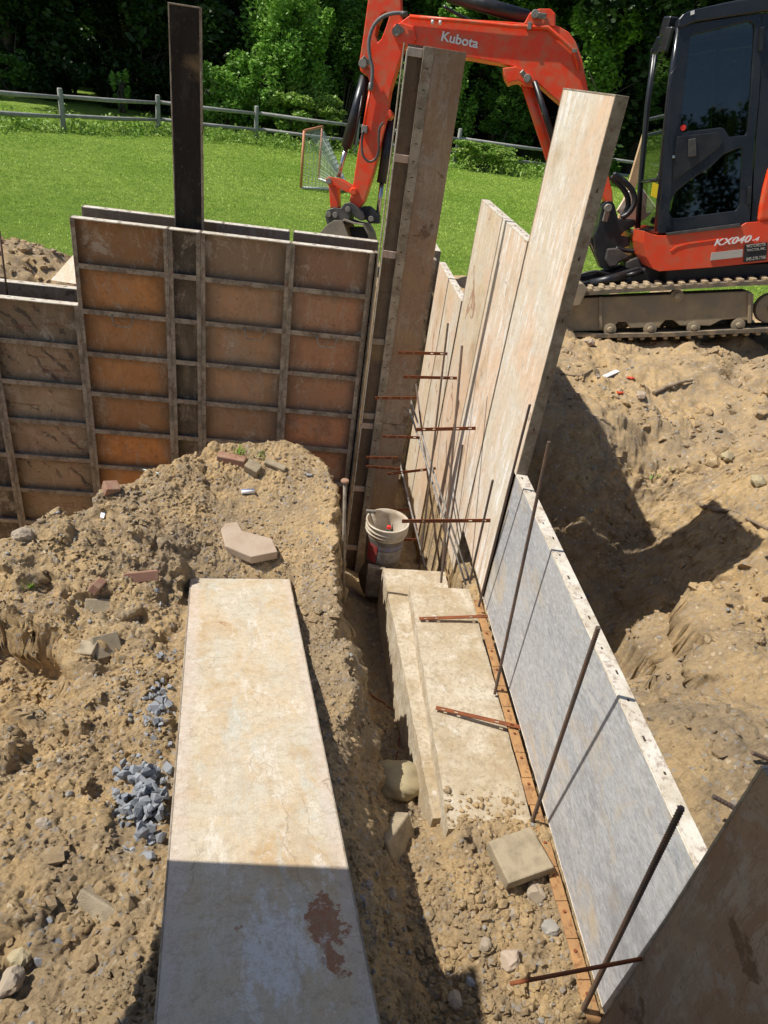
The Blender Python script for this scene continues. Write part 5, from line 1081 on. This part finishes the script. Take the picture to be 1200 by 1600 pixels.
# boom
b0, b1 = db-.10, db+.10
boom = [(641, 23), (700, 28), (800, 34), (872, 40), (889, 50), (900, 66), (909, 90), (914, 115), (923, 160), (943, 240), (957, 300), (958, 318), (948, 318), (938, 300), (920, 250), (903, 205), (880, 165), (858, 146), (838, 128), (826, 119), (806, 104), (790, 100), (735, 90), (660, 80), (632, 66), (622, 52), (626, 34)]
EP('boom', boom, b0, b1, M['orange'], .008, ref=b0)
EP('boom_end_fork', [(612, 50), (616, 40), (628, 36), (646, 42), (652, 62), (640, 75), (622, 68)], b0-.03, b1+.03, M['orange'], .01, ref=b0)
EP('cylinder_lug', [(785, 107), (806, 104), (830, 118), (836, 126), (834, 136), (820, 134), (810, 126), (800, 128), (794, 131), (788, 120)], b0-.03, b1+.03, M['orange'], .01, ref=b0)
MB().lathe(E(824, 123, b0-.03), [(0, -.04), (.03, -.04), (.036, -.03), (.036, 0)], 18, nE*-1).build('lug_pin', M['pin'], ex); MB().cbox(E(818, 116, b0-.05), .035, .01, .022, Matrix.Rotation(.7, 4, 'Y')).build('pin_plate', M['pin'], ex, .005)
EP('top_lug', [(818, 38), (828, 20), (842, 14), (860, 14), (868, 22), (868, 42), (845, 41)], b0-.02, b1+.02, M['orange'], .01, ref=b0)
MB().lathe(E(836, 23, b0-.02), [(0, -.04), (.03, -.04), (.036, -.03), (.036, 0)], 18, nE*-1).build('lug_pin', M['pin'], ex); MB().cbox(E(847, 25, b0-.04), .04, .01, .024).build('pin_plate', M['pin'], ex, .005)
MB().tube([E(640, 26, b0-.03), E(720, 33, b0-.03), E(800, 41, b0-.03), E(856, 43, b0-.03), E(878, 62, b0-.03), E(896, 78, b0-.03), E(904, 108, b0-.03)], .018, 10).build('boom_pipe', M['orange'], ex)
EP('pipe_clamp', [(825, 34), (831, 34), (830, 46), (824, 46)], b0-.05, b0, M['pin'], .003); EP('pipe_clamp', [(894, 76), (902, 76), (902, 82), (894, 82)], b0-.05, b0, M['pin'], .003)
ET('white_band', [(674, 34), (678, 34.5)], b0-.03, .021, M['whitepaint'], 12); ET('white_band', [(686, 35), (690, 35.4)], b0-.03, .021, M['whitepaint'], 12)
# boom cylinder (below the boom) and arm cylinder (above it)
ET('boom_cylinder', [(822, 126), (862, 248)], db, .05, M['orange'], 16, b0); ET('boom_cylinder_rod', [(835, 128), (872, 240)], db-.13, .026, M['black'], 12, b0)
ET('boom_cylinder_rod', [(862, 248), (935, 400)], db, .03, M['chrome'], 12, b0)
ET('arm_cylinder', [(700, -12), (826, 24)], db, .062, M['black'], 18, b0); ET('arm_cylinder_rod', [(600, -48), (700, -12)], db, .032, M['chrome'], 12, b0)
ET('hydraulic_hose', [(690, 0), (740, 26), (800, 40), (860, 40), (890, 46), (908, 70)], b1+.02, .014, M['black'], 8, b0, sm=1)
# arm
a0, a1 = db-.085, db+.085
arm = [(598, -40), (625, -40), (626, 0), (628, 30), (640, 45), (640, 60), (632, 70), (622, 100), (610, 140), (606, 165), (611, 178), (606, 184), (598, 214), (592, 240), (580, 280), (568, 316), (560, 325), (549, 322), (546, 314), (552, 285), (558, 245), (566, 200), (574, 150), (578, 130), (574, 118), (563, 111), (561, 98), (567, 60), (575, 0), (582, -30)]
EP('dipper_arm', arm, a0, a1, M['orange'], .008, holes=[[(590, 66), (586, 55), (590, 35), (596, 22), (603, 18), (608, 26), (603, 42), (596, 60)]], ref=a0)
for px, py in ((620, 50), (568, 100)): MB().lathe(E(px, py, a0-.03), [(0, -.05), (.036, -.05), (.042, -.04), (.042, .02)], 20, nE*-1).build('arm_pin', M['pin'], ex); MB().cbox(E(px+4, py-5, a0-.06), .045, .01, .024, Matrix.Rotation(.5, 4, 'Y')).build('pin_plate', M['pin'], ex, .006)
ET('hydraulic_hose', [(638, 26), (620, 24), (600, 30), (586, 44), (579, 66), (580, 90), (584, 110), (583, 130), (581, 142)], a0-.09, .017, M['hose'], 10, a0, sm=1)
ET('hose_fitting', [(638, 26), (628, 25)], a0-.09, .024, M['cast'], 10, a0); ET('hose_fitting', [(582, 131), (580, 143)], a0-.06, .026, M['pin'], 10, a0)
ET('arm_pipe', [(579, 143), (574, 170), (570, 198)], a0-.03, .012, M['orange'], 8, a0); EP('pipe_clamp', [(565, 196), (574, 196), (573, 208), (564, 208)], a0-.06, a0, M['pin'], .004)
ET('hydraulic_hose', [(569, 206), (567, 225), (569, 243), (578, 253), (588, 249), (593, 236), (594, 205), (600, 193)], a0-.07, .012, M['cast'], 8, a0, sm=1)
EP('arm_lug', [(603, 172), (611, 172), (613, 180), (608, 186), (602, 184)], a0-.01, a1+.01, M['orange'], .006, ref=a0)
ET('bucket_cylinder', [(569, 118), (538, 230)], db, .055, M['black'], 18, a0); ET('bucket_cylinder_rod', [(539, 228), (526, 276)], db, .024, M['chrome'], 12, a0); ET('cylinder_pipe', [(566, 150), (553, 226)], db-.08, .01, M['black'], 8, a0)
ET('thumb_cylinder', [(609, 188), (594, 286)], db, .05, M['black'], 18, a0); ET('thumb_cylinder_rod', [(595, 284), (589, 334)], db, .024, M['chrome'], 12, a0)
for d in (a0-.06, a1+.02):
    EP('bucket_link', [(510, 280), (516, 276), (530, 279), (548, 289), (556, 295), (552, 303), (540, 299), (524, 290), (514, 290)], d, d+.035, M['orange'], .006, ref=a0)
MB().lathe(E(514, 283, a0-.06), [(0, -.02), (.026, -.02), (.03, 0), (.03, .3)], 18, nE*-1).build('link_pin', M['pin'], ex); MB().lathe(E(552, 299, a0-.06), [(0, -.02), (.026, -.02), (.038, 0), (.038, .3)], 18, nE*-1).build('link_pin', M['orange'], ex)
EP('connecting_link', [(513, 286), (527, 292), (528, 325), (516, 325)], a0+.0, a1-.0, M['orange_worn'], .008, ref=a0)
EP('quick_hitch', [(509, 338), (512, 328), (524, 324), (533, 326), (540, 317), (548, 316), (556, 320), (568, 330), (571, 340), (566, 345), (556, 340), (550, 332), (546, 346), (540, 352), (530, 346), (522, 352), (512, 350)], a0-.05, a1+.05, M['cast'], .01, ref=a0)
EP('thumb', [(566, 322), (576, 322), (586, 330), (592, 337), (592, 350), (576, 349), (570, 342), (560, 338)], a0+.02, a1-.02, M['black'], .01, ref=a0)
for px, py in ((514, 335), (544, 327), (524, 336), (580, 342)): MB().lathe(E(px, py, a0-.05), [(0, -.03), (.024, -.03), (.028, -.02), (.028, 0)], 16, nE*-1).build('hitch_pin', M['pin'], ex)
# bucket
bk_ = [(496, 368), (510, 352), (522, 344), (534, 344), (538, 352), (546, 372), (549, 392), (530, 402), (505, 398), (494, 385)]
EP('bucket_side', bk_, db-.27, db-.25, M['bucketm'], .004, ref=db-.27); EP('bucket_side', bk_, db+.25, db+.27, M['bucketm'], .004, ref=db-.27)
b = MB(); pl = [(535, 344), (552, 350), (566, 352), (574, 366), (578, 382)]; A_ = [E2(a, b_, db-.27, db-.25) for a, b_ in pl]; B_ = [p-nE*.5 for p in A_]
for i in range(len(A_)-1): b.prism([A_[i], A_[i+1], B_[i+1], B_[i]], (0, .004, .012))
b.build('bucket_back', M['bucketm'], ex); b = MB(); pl = [(496, 370), (510, 353), (524, 345), (536, 345)]; A_ = [E2(a, b_, db-.27, db-.249) for a, b_ in pl]; B_ = [p-nE*.498 for p in A_]
for i in range(len(A_)-1): b.prism([A_[i], A_[i+1], B_[i+1], B_[i]], (-.008, 0, -.01))
b.build('bucket_front', M['bucketm'], ex)
EP('bucket_inner', [(540, 356), (570, 356), (578, 384), (546, 384)], db-.1, db+.2, M['black'], .01, ref=db-.27)
# hoses between body and boom root
for k, pts in enumerate([[(958, 272), (975, 284), (988, 300), (990, 318), (980, 334), (970, 340)], [(955, 276), (970, 290), (980, 305), (982, 322), (974, 338)], [(960, 270), (985, 290), (994, 312), (985, 332), (972, 340)]]): ET('hydraulic_hose', pts, db-.16+.06*k, .026 if k < 2 else .01, M['black'], 10, db-.12, sm=1)
ET('hydraulic_hose', [(905, 430), (930, 424), (955, 428), (975, 418), (1005, 412)], .7, .014, M['black'], 8, sm=1); ET('hydraulic_hose', [(962, 388), (985, 392), (1008, 388)], .7, .022, M['black'], 8, sm=1)
# ------------------------------------------------------------------ lettering
def text(s, nm, p0, p1, hpx, mat, parent, d, shear=.0, bold=.0, size=1.):
    a, b = E(*p0, d), E(*p1, d); u = b-a; L = np.linalg.norm(u); u /= L; n = nE; v = np.cross(n, u); v /= np.linalg.norm(v)
    cu = bpy.data.curves.new(nm, 'FONT'); cu.body = s; cu.size = 1; cu.extrude = .01; cu.shear = shear; cu.offset = bold
    to = bpy.data.objects.new(nm, cu); COL.objects.link(to); dg = bpy.context.evaluated_depsgraph_get(); me = bpy.data.meshes.new_from_object(to.evaluated_get(dg)); bpy.data.objects.remove(to)
    xs_ = [q.co.x for q in me.vertices]; ys_ = [q.co.y for q in me.vertices]; x0, x1, y0, y1 = min(xs_), max(xs_), min(ys_), max(ys_); hh = np.linalg.norm(E(p0[0], p0[1]-hpx, d)-a)
    org = ORG[parent.name]
    for q in me.vertices:
        c = a+u*((q.co.x-x0)/(x1-x0)*L)+v*((q.co.y-y0)/(y1-y0)*hh)+n*(q.co.z*.25+.004); q.co = Vector(c)-org
    me.materials.append(mat); o = bpy.data.objects.new(nm, me); COL.objects.link(o); o.parent = parent; return o
text('Kubota', 'boom_lettering', (689, 64), (746, 76), 15.5, M['whitepaint'], ex, b0-.004, 0, .022)
text('KX040', 'model_lettering', (1115, 384.5), (1174, 378), 10.5, M['whitepaint'], ex, .094, .35, .02); text('-4', 'model_lettering', (1175, 377.5), (1186, 376.5), 6.5, M['whitepaint'], ex, .094, .35, .02)
EP('grey_decal', [(1112, 395), (1161, 389.5), (1160, 401.5), (1110, 407)], .088, .098, M['greydecal'], .001)
EP('dealer_plate', [(1164, 383), (1199.5, 378.5), (1197, 406), (1162, 410)], .086, .098, M['black'], .001)
for s, y, h in (('WESTCHESTER', 386.3, 4.6), ('TRACTOR, INC.', 392.8, 4.4), ('845-278-7766', 406.6, 5)): text(s, 'plate_lettering', (1166, y+1), (1196, y-2.4), h, M['greydecal'], ex, .084, 0, .0)
EP('white_sticker', [(1078, 19), (1084, 17), (1084, 23), (1078, 25)], dc-.026, dc-.019, M['whitepaint'], .001, ref=dc)
# green mark on the tallest panel's end
# lumber and plank beyond the bracket
l0, l1 = onY(981, 292, 8.1), onY(1011, 190, 8.3)
ls = thing('lumber_stud', l0, 'upright raw lumber stud leaning in front of the cab', 'stud'); q0 = l0-(l1-l0)*.5
MB().box(q0, l1-q0, (.09, 0, 0), (0, .04, 0)).build('stud_board', M['lumber'], ls, .003); MB().cbox(l1+np.array([.04, 0, .01]), .05, .03, .02).build('bracket', M['frame_dark'], ls, .003)
pk = [onY(985, 296, 7.9), onY(1008, 312, 7.9), onY(1008, 372, 7.8), onY(964, 330, 7.8)]
tag(MB().prism(pk, (0, .03, 0)).build('plywood_sheet', M['peach'], None, .003, pk[0]), 'weathered plywood sheet leaning behind the boom bracket', 'board')
# ------------------------------------------------------------------ staging added out of view to throw shade on the near end of the ramp panel
sg = thing('shade_staging', (-1.2, .2, 1.0), 'scaffold staging with a plywood sheet, unseen, added to shade the ramp panel', 'scaffold')
for z0, z1, y0_, y1_ in ((2.34, 3.42, 1.525, 1.60), (3.424, 3.95, 1.26, 1.26), (3.954, 6.2, 1.46, 1.46)): MB().prism([(-1.23, -2.2, z0), (-1.23, y0_, z0), (-1.23, y1_, z1), (-1.23, -2.2, z1)], (.02, 0, 0)).build('shade_sheet', M['shade'], sg, .003)
for y in (-2.1, .25):
    MB().tube([(-1.27, y, .6), (-1.27, y, 6.2)], .024, 10).build('upright', M['frame_dark'], sg); MB().tube([(-2.3, y, .6), (-2.3, y, 6.2)], .024, 10).build('upright', M['frame_dark'], sg)
    MB().tube([(-2.3, y, 6.1), (-1.27, y, 6.1)], .02, 8).build('ledger', M['frame_dark'], sg)

# finer tree of parts on the excavator
def kids(pn, *names):
    p = [o for o in ex.children if o.name.split('.')[0] == pn][0]
    for o in list(ex.children):
        if o.name.split('.')[0] in names and o != p: o.parent = p
kids('cab_door', 'upper_door_glass', 'lower_door_glass', 'handle_panel', 'door_handle', 'door_lock', 'door_hinge', 'red_sticker')
kids('body_skirt', 'skirt_groove', 'sill_strip', 'model_lettering', 'grey_decal', 'dealer_plate', 'plate_lettering', 'body_lug')
kids('boom', 'boom_lettering', 'boom_pipe', 'boom_end_fork', 'cylinder_lug', 'top_lug', 'white_band', 'boom_pin'); kids('dipper_arm', 'arm_pin', 'arm_lug', 'arm_pipe', 'hose_fitting')
kids('bucket_cylinder', 'bucket_cylinder_rod', 'cylinder_pipe'); kids('thumb_cylinder', 'thumb_cylinder_rod'); kids('seat_base', 'seat_back'); kids('cab_roof', 'white_sticker'); kids('quick_hitch', 'hitch_pin')
# trees on the street side, mirrored in the cab glass
cp(T2, -6, -22, 'tree behind the camera mirrored dark in the cab glass, left one', 1.0, 1); cp(T1, 3, -26, 'tree behind the camera mirrored dark in the cab glass, middle one', 1.0, 2)
